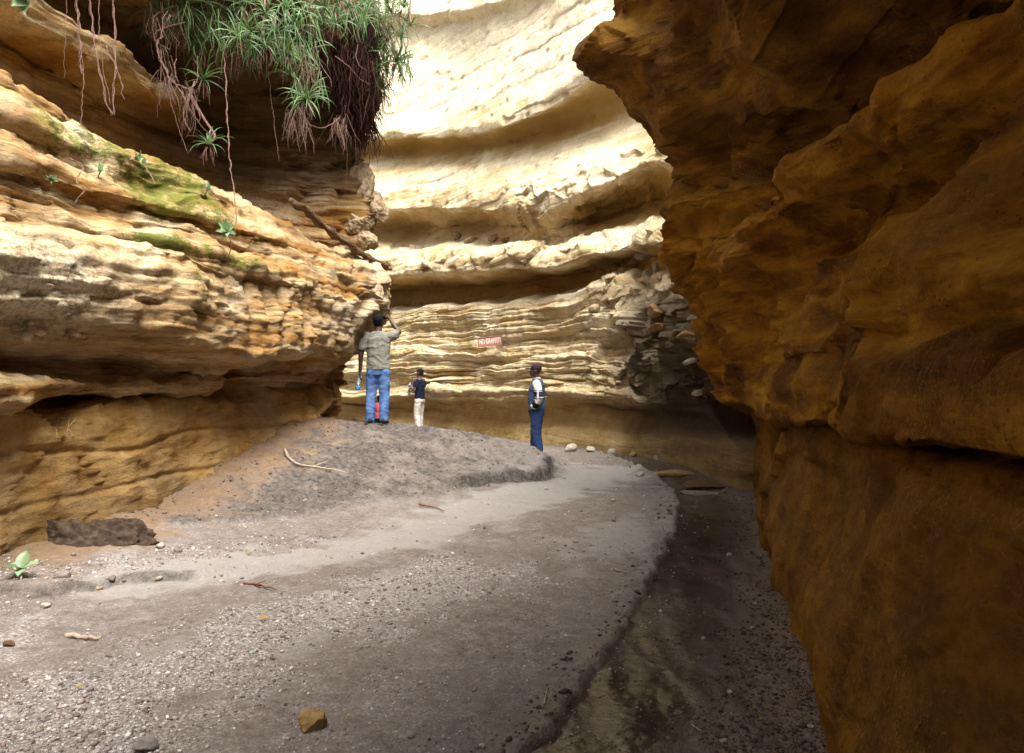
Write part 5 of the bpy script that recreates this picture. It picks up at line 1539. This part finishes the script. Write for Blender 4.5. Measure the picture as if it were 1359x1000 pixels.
def skin(name, c):
    k = NT(name); n = k.noise(k.pos(), 25, 4, .6)
    return k.done(k.mix(n, c, tuple(v * 1.5 for v in c)), .5, None, .4)
M_SKIN = skin('dark_brown_skin', (.052, .026, .016))
M_SKIN2 = skin('brown_skin', (.062, .030, .019))
M_HAIR = simple_mat('black_hair', (.008, .007, .008), .9, .15, .4, 90, .4)
def cloth(name, c, c2=None, fade=None, rough=.9):
    k = NT(name)
    n = k.noise(k.pos(), 6, 4, .6)
    col = k.mix(k.ramp(n, [(.35, 0.0), (.65, 1.0)]), c2 or tuple(v * .75 for v in c), c)
    w = k.noise(k.pos(), 160, 2, .6)
    col = k.mix(.25, col, k.ramp(w, [(.3, .5), (.7, 1.0)]), 'MULTIPLY')
    return k.done(col, rough, k.bump(w, .25, .004), .12)
M_GREYTEE = cloth('grey_green_tee', (.205, .205, .175), (.16, .16, .135))
M_JEANS = cloth('blue_jeans', (.05, .11, .28), (.13, .22, .44))
M_NAVY = cloth('navy_tee', (.009, .012, .032))
M_KHAKI = cloth('off_white_trousers', (.50, .46, .41))
M_VEST = cloth('slate_blue_vest', (.065, .105, .18))
M_TRACK = cloth('navy_track_trousers', (.022, .045, .115), (.03, .06, .15))
M_CAP = cloth('plum_cap', (.045, .022, .035))
M_PINK = cloth('pink_top', (.62, .13, .15))
M_BLACKC = cloth('black_cloth', (.012, .012, .014))
M_SHOE = simple_mat('dark_shoe', (.02, .02, .025), .6, .3)
M_WSHOE = simple_mat('white_shoe', (.72, .70, .68), .5, .3)
k = NT('plaid_sleeve')
sep = k.n('ShaderNodeSeparateXYZ'); k.put(sep.inputs[0], k.pos((1, 1, 1), True))
zz_ = k.math('MULTIPLY', k.math('SUBTRACT', sep.outputs['Z'], .98), 2.2)
bands = k.ramp(zz_, [(.0, (.60, .57, .50)), (.24, (.03, .035, .06)), (.29, (.60, .57, .50)), (.33, (.025, .03, .05)), (.54, (.55, .53, .48)), (.57, (.03, .035, .06)), (.60, (.66, .63, .55))], 'CONSTANT')
yy_ = k.ramp(k.math('ABSOLUTE', k.math('ADD', sep.outputs['Y'], .045)), [(.0, 1.0), (.012, 0.0)], 'CONSTANT')
bands = k.mix(yy_, bands, (.62, .60, .53))
M_PLAID = k.done(bands, .9, None, .1)
M_CREAM = cloth('cream_shirt', (.66, .62, .54))

def leg_parts(hip, knee, ank, r=(.088, .058, .042)):
    return ('limb', [(*hip, r[0]), (*knee, r[1]), (*ank, r[2])])

def shoe(parent, ank, yaw, mat, L=.27):
    c = Vector(ank)
    P = [('ball', (0, .055, -.045), (.046, L * .48, .040)), ('ball', (0, .12, -.055), (.046, .065, .028)), ('ball', (0, -.03, -.02), (.040, .055, .055)), ('limb', [(0, -.01, .0, .046), (0, -.01, .05, .044)], True)]
    me = blob(P, .009, 'shoe', mat, 3)
    o = link('shoe', me, parent); o.location = c; o.rotation_euler = (0, 0, yaw)
    return o

def hair_cap(parent, T, mat, sz=(.083, .102, .088), off=(0, -.022, .032)):
    me = blob([('ball', T(off), sz), ('ball', T((0, -.055, -.02)), (.070, .056, .060))], .008, 'hair', mat, 2, .003, (60, 60, 60))
    return link('hair', me, parent)

TORSO = [(0, 0, .80, .12, .10), (0, 0, .90, .155, .115), (0, 0, 1.0, .150, .105), (0, .0, 1.10, .148, .10), (0, .005, 1.22, .165, .112), (0, .0, 1.33, .185, .112), (0, -.005, 1.40, .165, .095), (0, -.005, 1.445, .10, .07)]

# --- man in the grey-green T-shirt, seen from behind, photographing upwards
def man_tee():
    y = 11.9; x = (502 - 679.5) / F * y
    zf = floor_z(x, y)
    root = thing('person', 'person in grey green T-shirt and blue jeans raising a camera, seen from behind', 'person', (x, y, zf))
    hp, T = head_parts(1.635, pitch=.22, yaw=-.12, y0=.02)
    sl, sr = (-.20, 0, 1.395), (.20, 0, 1.40)
    el_l, wr_l = (-.27, -.02, 1.10), (-.29, .02, .84)
    el_r, wr_r = (.315, .10, 1.46), (.165, .17, 1.66)
    dl = (-.06, .05, -1); dr = (-.45, .12, .55)
    P = [('stack', TORSO), ('limb', [(0, -.01, 1.42, .062), (0, .015, 1.56, .058)])] + hp
    P += [('limb', [(*sl, .058), (*el_l, .042), (*wr_l, .029)]), ('limb', [(*sr, .058), (*el_r, .042), (*wr_r, .029)]), palm(wr_l, dl, (1, .2, 0)), palm(wr_r, dr, (-.3, .9, .2))]
    hipL, hipR = (-.085, 0, .88), (.085, 0, .88); kL, kR = (-.12, .015, .48), (.095, .02, .48); aL, aR = (-.125, -.01, .085), (.09, -.01, .085)
    P += [leg_parts(hipL, kL, aL), leg_parts(hipR, kR, aR)]
    body = blob(P, .010, 'body', M_SKIN, 3)
    add_fingers(body, wr_l, dl, (1, .2, 0), .5, -1); add_fingers(body, wr_r, dr, (-.3, .9, .2), .6, 1)
    link('body', body, root)
    hair_cap(root, T, M_HAIR)
    for s in (-1, 1):
        e = blob([('ball', T((s * .03, .080, .0)), (.012, .010, .009))], .004, 'eye', M_WSHOE, 1); link('eye', e, root)
    S = [('stack', [(0, 0, .86, .185, .135), (0, 0, .93, .185, .135), (0, 0, 1.02, .178, .128), (0, 0, 1.14, .180, .126), (0, 0, 1.26, .192, .130), (0, 0, 1.36, .205, .125), (0, -.005, 1.425, .165, .10), (0, -.005, 1.465, .088, .075)]),
         ('limb', [(-.175, 0, 1.385, .078), (-.225, -.01, 1.27, .076), (-.252, -.012, 1.17, .078)], True), ('limb', [(.175, .01, 1.385, .080), (.24, .045, 1.415, .078), (.285, .075, 1.435, .076)], True)]
    link('t_shirt', blob(S, .011, 't_shirt', M_GREYTEE, 4, .011, (5, 5, 11), 3), root)
    J = [('stack', [(0, 0, .78, .165, .125), (0, 0, .86, .172, .128), (0, 0, .94, .165, .120)]),
         ('limb', [(-.085, -.01, .84, .105), (-.115, .012, .48, .082), (-.125, -.01, .26, .076), (-.128, -.005, .055, .074)], True), ('limb', [(.085, -.01, .84, .105), (.095, .015, .48, .082), (.092, -.01, .26, .076), (.09, -.005, .055, .074)], True)]
    link('jeans', blob(J, .011, 'jeans', M_JEANS, 3, .007, (5, 5, 9), 5), root)
    shoe(root, aL, .18, M_SHOE); shoe(root, aR, -.15, M_SHOE)
    # what he holds
    b = thing('water_bottle', 'clear water bottle with a blue base held upside down at the hip', 'bottle', (x - .315, y + .05, zf + .685))
    lathe('bottle', [(0, -.11), (.030, -.108), (.034, -.09), (.034, .02), (.033, .055), (.018, .085), (.013, .10), (.013, .115), (0, .116)], M_BOTTLE, b).rotation_euler = (2.9, .15, 0)
    cp = lathe('blue_base', [(0, -.016), (.036, -.015), (.038, 0), (.038, .055), (.035, .056)], M_BLUE, b); cp.location = (-.015, .0, -.09) ; cp.rotation_euler = (3.0, .1, 0)
    c = thing('compact_camera', 'small dark camera held up to the eye in the raised hand', 'camera', (x + .075, y + .235, zf + 1.70), (.25, 0, -.1))
    box('camera_body', (0, 0, 0), (.10, .026, .062), M_BLACKC, c, .005)
    lathe('lens', [(0, .0), (.024, 0), (.024, .03), (.018, .032), (0, .03)], M_BLACKC, c).rotation_euler = (-math.pi / 2, 0, 0)

def lathe(name, prof, mat, parent, seg=14):
    V, Fc = [], []
    for r, z in prof:
        for s in range(seg):
            a = 2 * math.pi * s / seg; V.append((max(r, .0004) * math.cos(a), max(r, .0004) * math.sin(a), z))
    for i in range(len(prof) - 1):
        for s in range(seg):
            s2 = (s + 1) % seg; Fc.append((i * seg + s, i * seg + s2, (i + 1) * seg + s2, (i + 1) * seg + s))
    return link(name, pymesh(name, V, Fc, mat, True), parent)

def box(name, c, s, mat, parent=None, bev=.004):
    bm = bmesh.new(); bmesh.ops.create_cube(bm, size=1.0)
    for v in bm.verts: v.co = Vector((v.co.x * s[0], v.co.y * s[1], v.co.z * s[2]))
    if bev: bmesh.ops.bevel(bm, geom=bm.edges[:], offset=bev, segments=2, affect='EDGES', profile=.6)
    me = bpy.data.meshes.new(name); bm.to_mesh(me); bm.free(); me.materials.append(mat)
    o = link(name, me, parent); o.location = c
    return o
k = NT('clear_plastic'); k.done((.75, .85, .92), .08, None, .5); k.b.inputs['Transmission Weight'].default_value = .75; M_BOTTLE = k.m
M_BLUE = simple_mat('bright_blue_plastic', (.10, .33, .72), .35, .5, .1)
man_tee()

# --- boy-sized far man in navy T-shirt and off-white trousers, turned to the left, drinking hands at the chest
def man_navy():
    y = 20.6; x = (557 - 679.5) / F * y; zf = floor_z(x, y)
    root = thing('person', 'person in navy T-shirt and off-white trousers holding a bottle, beyond the mound', 'person', (x, y, zf), (0, 0, 1.15))
    hp, T = head_parts(1.60, pitch=-.05)
    sl, sr = (-.18, .0, 1.375), (.18, .0, 1.375)
    el_l, wr_l = (-.24, .02, 1.12), (-.10, .24, 1.20)
    el_r, wr_r = (.23, .03, 1.11), (.09, .27, 1.06)
    P = [('stack', TORSO[:]), ('limb', [(0, -.01, 1.40, .056), (0, .01, 1.52, .052)])] + hp
    P += [('limb', [(*sl, .054), (*el_l, .040), (*wr_l, .027)]), ('limb', [(*sr, .054), (*el_r, .040), (*wr_r, .027)]), palm(wr_l, (.5, .6, .3), (.3, -.2, 1)), palm(wr_r, (-.5, .6, .1), (0, 0, 1))]
    hipL, hipR = (-.085, 0, .88), (.085, 0, .88); kL, kR = (-.10, .03, .47), (.11, .05, .47); aL, aR = (-.11, -.04, .085), (.12, .05, .085)
    P += [leg_parts(hipL, kL, aL), leg_parts(hipR, kR, aR)]
    body = blob(P, .011, 'body', M_SKIN2, 3)
    add_fingers(body, wr_l, (.5, .6, .3), (.8, -.6, 0), .6, -1); add_fingers(body, wr_r, (-.5, .6, .1), (-.8, -.5, 0), .6, 1)
    link('body', body, root)
    hair_cap(root, T, M_HAIR, (.079, .099, .080), (0, -.022, .034))
    S = [('stack', [(0, 0, .88, .175, .13), (0, 0, 1.0, .168, .122), (0, 0, 1.14, .172, .122), (0, 0, 1.28, .190, .125), (0, 0, 1.37, .185, .112), (0, -.005, 1.43, .10, .08)]),
         ('limb', [(-.165, 0, 1.365, .074), (-.22, .01, 1.20, .072)], True), ('limb', [(.165, 0, 1.365, .074), (.215, .01, 1.20, .072)], True)]
    link('t_shirt', blob(S, .012, 't_shirt', M_NAVY, 4, .008, (5, 5, 9), 8), root)
    J = [('stack', [(0, 0, .80, .155, .12), (0, 0, .90, .162, .122)]),
         ('limb', [(-.085, 0, .84, .10), (-.10, .03, .47, .085), (-.11, -.03, .06, .075)], True), ('limb', [(.085, 0, .84, .10), (.11, .05, .47, .085), (.12, .055, .06, .075)], True)]
    link('trousers', blob(J, .012, 'trousers', M_KHAKI, 3, .009, (6, 6, 10), 9), root)
    shoe(root, aL, .1, M_SHOE); shoe(root, aR, -.1, M_SHOE)
    M = Matrix.Translation((x, y, zf)) @ Euler((0, 0, 1.15)).to_matrix().to_4x4()
    b = thing('drink_bottle', 'water bottle with a blue label held against the navy T-shirt', 'bottle', M @ Vector((-.03, .30, 1.22)), (-.25, .1, 0))
    lathe('bottle', [(0, -.10), (.032, -.10), (.034, .04), (.015, .085), (.013, .11), (0, .111)], M_BOTTLE, b)
    lathe('label', [(.0355, -.04), (.0355, .02)], M_BLUE, b)
    c = thing('paper_cup', 'white paper cup held low in front of the off-white trousers', 'cup', M @ Vector((.02, .36, 1.0)))
    lathe('cup', [(0, -.05), (.030, -.05), (.042, .05), (.044, .052), (.040, .05), (.029, -.045), (0, -.045)], M_WSHOE, c)
man_navy()

# --- man in the cap, profile to the left, hands in pockets
def man_cap():
    y = 13.6; x = (713 - 679.5) / F * y; zf = floor_z(x, y)
    root = thing('person', 'person in dark cap, slate blue vest and navy trousers with hands in pockets', 'person', (x, y, zf), (0, 0, 1.42))
    hp, T = head_parts(1.60, pitch=.05, y0=.035)
    sl, sr = (-.19, -.01, 1.375), (.19, -.01, 1.375)
    el_l, wr_l = (-.235, -.07, 1.10), (-.155, .06, .935)
    el_r, wr_r = (.235, -.07, 1.10), (.155, .06, .935)
    P = [('stack', TORSO), ('limb', [(0, -.005, 1.40, .058), (0, .02, 1.52, .054)])] + hp
    P += [('limb', [(*sl, .056), (*el_l, .041), (*wr_l, .029)]), ('limb', [(*sr, .056), (*el_r, .041), (*wr_r, .029)]), palm(wr_l, (.15, .1, -1), (1, 0, 0)), palm(wr_r, (-.15, .1, -1), (-1, 0, 0))]
    hipL, hipR = (-.085, .0, .88), (.085, .0, .88); kL, kR = (-.09, .02, .47), (.10, .05, .47); aL, aR = (-.10, -.06, .085), (.11, .06, .085)
    P += [leg_parts(hipL, kL, aL), leg_parts(hipR, kR, aR)]
    body = blob(P, .010, 'body', M_SKIN, 3)
    add_fingers(body, wr_l, (.15, .1, -1), (1, 0, 0), .3, -1); add_fingers(body, wr_r, (-.15, .1, -1), (-1, 0, 0), .3, 1)
    link('body', body, root)
    for s in (-1, 1):
        e = blob([('ball', T((s * .032, .078, .0)), (.011, .009, .008))], .004, 'eye', M_WSHOE, 1); link('eye', e, root)
    cap_o = link('cap', blob([('ball', T((0, -.015, .045)), (.085, .103, .082)), ('ball', T((0, .115, .028)), (.066, .075, .012), Euler((.12, 0, 0)).to_quaternion())], .007, 'cap', M_CAP, 2), root)
    V_ = [('stack', [(0, .015, .90, .178, .150), (0, .015, 1.0, .182, .152), (0, .015, 1.12, .180, .148), (0, .01, 1.25, .188, .145), (0, 0, 1.34, .195, .13), (0, -.005, 1.41, .15, .10), (0, .0, 1.455, .085, .08)])]
    link('vest', blob(V_, .011, 'vest', M_VEST, 4, .008, (5, 5, 8), 11), root)
    link('collar', blob([('limb', [(0, .0, 1.42, .074), (0, .006, 1.475, .066)], True)], .009, 'collar', M_CREAM, 2), root)
    for s in (-1, 1):
        link('sleeve', blob([('limb', [(s * .178, -.01, 1.36, .076), (s * .236, -.07, 1.12, .074), (s * .22, -.02, 1.02, .066)], True)], .010, 'sleeve', M_PLAID, 3, .007, (7, 7, 10), 13), root)
        link('cuff', blob([('limb', [(s * .232, -.05, 1.08, .064), (s * .200, .045, .955, .056)], True)], .010, 'cuff', M_BLACKC, 3, .006, (9, 9, 14), 15), root)
        link('cuff_trim', blob([('limb', [(s * .198, .04, .965, .060), (s * .194, .06, .94, .058)], True)], .009, 'cuff_trim', M_CREAM, 2), root)
    J = [('stack', [(0, .01, .78, .162, .135), (0, .01, .88, .170, .142), (0, .01, .95, .160, .132)]),
         ('limb', [(-.085, .005, .84, .108), (-.09, .01, .47, .094), (-.10, -.05, .05, .082)], True), ('limb', [(.085, .005, .84, .108), (.10, .04, .47, .094), (.11, .06, .05, .082)], True)]
    link('trousers', blob(J, .011, 'trousers', M_TRACK, 3, .009, (7, 7, 7), 17), root)
    shoe(root, aL, .05, M_WSHOE); shoe(root, aR, -.05, M_WSHOE)
man_cap()

# --- someone in a pink top, mostly hidden behind the man in jeans
def child_pink():
    y = 14.6; x = (503 - 679.5) / F * y; zf = floor_z(x, y)
    root = thing('person', 'person in a pink top mostly hidden behind the legs in blue jeans', 'person', (x, y, zf), (0, 0, .4))
    s = 1.14 - zf; k_ = s / 1.75
    root.scale = (k_, k_, k_)
    hp, T = head_parts(1.635)
    P = [('stack', TORSO), ('limb', [(0, -.01, 1.42, .06), (0, .01, 1.55, .056)])] + hp
    P += [('limb', [(-.19, 0, 1.40, .056), (-.25, .0, 1.12, .042), (-.22, .08, .86, .03)]), ('limb', [(.19, 0, 1.40, .056), (.25, .0, 1.12, .042), (.22, .08, .86, .03)]), palm((-.22, .08, .86), (0, .1, -1), (1, 0, 0)), palm((.22, .08, .86), (0, .1, -1), (-1, 0, 0)),
          leg_parts((-.085, 0, .88), (-.1, .01, .48), (-.1, -.01, .085)), leg_parts((.085, 0, .88), (.1, .01, .48), (.1, -.01, .085))]
    body = blob(P, .012, 'body', M_SKIN, 3)
    add_fingers(body, (-.22, .08, .86), (0, .1, -1), (1, 0, 0), .3, -1); add_fingers(body, (.22, .08, .86), (0, .1, -1), (-1, 0, 0), .3, 1)
    link('body', body, root); hair_cap(root, T, M_HAIR)
    S = [('stack', [(0, 0, .86, .18, .13), (0, 0, 1.1, .172, .125), (0, 0, 1.3, .195, .125), (0, -.005, 1.42, .15, .10), (0, -.005, 1.455, .088, .075)]),
         ('limb', [(-.17, 0, 1.375, .075), (-.235, 0, 1.18, .072)], True), ('limb', [(.17, 0, 1.375, .075), (.235, 0, 1.18, .072)], True)]
    link('top', blob(S, .013, 'top', M_PINK, 4, .008, (5, 5, 9), 21), root)
    J = [('stack', [(0, 0, .80, .16, .12), (0, 0, .90, .165, .122)]), ('limb', [(-.085, 0, .84, .10), (-.1, .01, .48, .08), (-.1, -.01, .06, .072)], True), ('limb', [(.085, 0, .84, .10), (.1, .01, .48, .08), (.1, -.01, .06, .072)], True)]
    link('trousers', blob(J, .013, 'trousers', M_BLACKC, 3), root)
    shoe(root, (-.1, -.01, .085), 0, M_SHOE); shoe(root, (.1, -.01, .085), 0, M_SHOE)
child_pink()

# ------------------------------------------------------------------ sign on the far wall and scratched names
def text_mesh(body, size, depth, mat, name):
    cu = bpy.data.curves.new(name, 'FONT'); cu.body = body; cu.size = size; cu.extrude = depth; cu.align_x = 'CENTER'; cu.align_y = 'CENTER'
    cu.space_character = 1.02; cu.resolution_u = 3; cu.offset = size * .012
    ob = bpy.data.objects.new(name, cu); COL.objects.link(ob)
    dg = bpy.context.evaluated_depsgraph_get(); dg.update()
    me = bpy.data.meshes.new_from_object(ob.evaluated_get(dg)); bpy.data.objects.remove(ob); bpy.data.curves.remove(cu)
    me.materials.clear(); me.materials.append(mat); me.name = name
    return me
dist = min(hit(back_wall, px_, py_)[0].y for px_ in range(632, 670, 4) for py_ in range(446, 462, 4)) - .06
W, H = 31 * dist / F, 11.0 * dist / F
sg = thing('wall_sign', 'small red and white board reading NO GRAFFITI on the far wall', 'sign', at(650, 453, dist), (0, math.radians(-6), math.radians(-4)))
M_SIGNRED = simple_mat('sign_red_paint', (.42, .21, .15), .8, .1, .45, 22)
M_SIGNWHITE = simple_mat('sign_white_paint', (.74, .68, .62), .8, .1, .3, 30)
box('board', (0, .012, 0), (W, .022, H), M_SIGNRED, sg, .003)
tm = link('lettering', text_mesh('NO GRAFFITI', H * .88, .002, M_SIGNWHITE, 'lettering'), sg)
bb = [v.co.x for v in tm.data.vertices]; tw_ = max(bb) - min(bb)
tm.scale = (W * .92 / tw_, 1, 1); tm.rotation_euler = (math.radians(90), 0, 0); tm.location = (0, -.0025, 0)
for nm, (cx, cz, sx, sz) in {'frame_rail': (0, H / 2, W + .03, .018), 'frame_rail.001': (0, -H / 2, W + .03, .024), 'frame_rail.002': (W / 2, 0, .018, H), 'frame_rail.003': (-W / 2, 0, .014, H)}.items():
    box('frame_rail', (cx, .006, cz), (sx, .040, sz), simple_mat('sign_frame', (.30, .12, .08), .7, .2, .3, 30) if nm == 'frame_rail' else bpy.data.materials['sign_frame'], sg, .002)
for sx in (-1, 1):
    box('bracket', (sx * W * .3, .07, 0), (.03, .12, .03), bpy.data.materials['sign_frame'], sg, .002)

LET = {  # hand-scratched strokes, unit box
    'T': [[(0, 1), (1, 1)], [(.5, 1), (.45, 0)]], 'I': [[(.5, 1), (.5, 0)]], 'M': [[(0, 0), (.1, 1), (.5, .4), (.9, 1), (1, 0)]], 'U': [[(0, 1), (.1, .1), (.8, .05), (1, 1)]],
    'W': [[(0, 1), (.25, 0), (.5, .7), (.75, 0), (1, 1)]], 'A': [[(0, 0), (.5, 1), (1, 0)], [(.2, .4), (.8, .4)]], 'S': [[(1, .9), (.2, .9), (.2, .5), (.9, .5), (.9, .05), (0, .05)]],
    'H': [[(0, 0), (.05, 1)], [(1, 0), (.95, 1)], [(0, .5), (1, .5)]], 'E': [[(1, 1), (0, 1), (0, 0), (1, 0)], [(0, .5), (.8, .5)]], 'K': [[(0, 0), (.05, 1)], [(1, 1), (.05, .5), (1, 0)]],
}
M_SCR = simple_mat('scratched_rock', (.55, .40, .19), .95, .05, .3, 20)
def scratch(ob, word, px, py, w, h, slant=0.0, r=.010, parent=None):
    parts = []
    for i, ch in enumerate(word):
        for st_ in LET[ch]:
            P = []
            for (a, b) in zip(st_[:-1], st_[1:]):
                for t in np.linspace(0, 1, 5):
                    u = a[0] + (b[0] - a[0]) * t; v = a[1] + (b[1] - a[1]) * t
                    l_, n_ = hit(ob, px + (i + u * .7) * w + slant * v * h, py - v * h + .02 * i * w)
                    if l_ is not None: P.append(l_ + n_ * .001)
            if len(P) > 1: parts.append(tube(P, r, 4, True))
    V, Fc = join(parts)
    o = link('scratched_lettering', pymesh('scratched_lettering', V, Fc, M_SCR, True), ob)
    return o
scratch(back_wall, 'TIMU', 748, 580, 6.4, 9, .1, .007)
scratch(back_wall, 'WASTHE', 785, 581, 5.6, 9, .1, .007)
scratch(back_wall, 'AAT', 783, 591, 5, 7, .2, .006)
scratch(left_wall, 'EK', 74, 581, 14, 26, .12, .005)
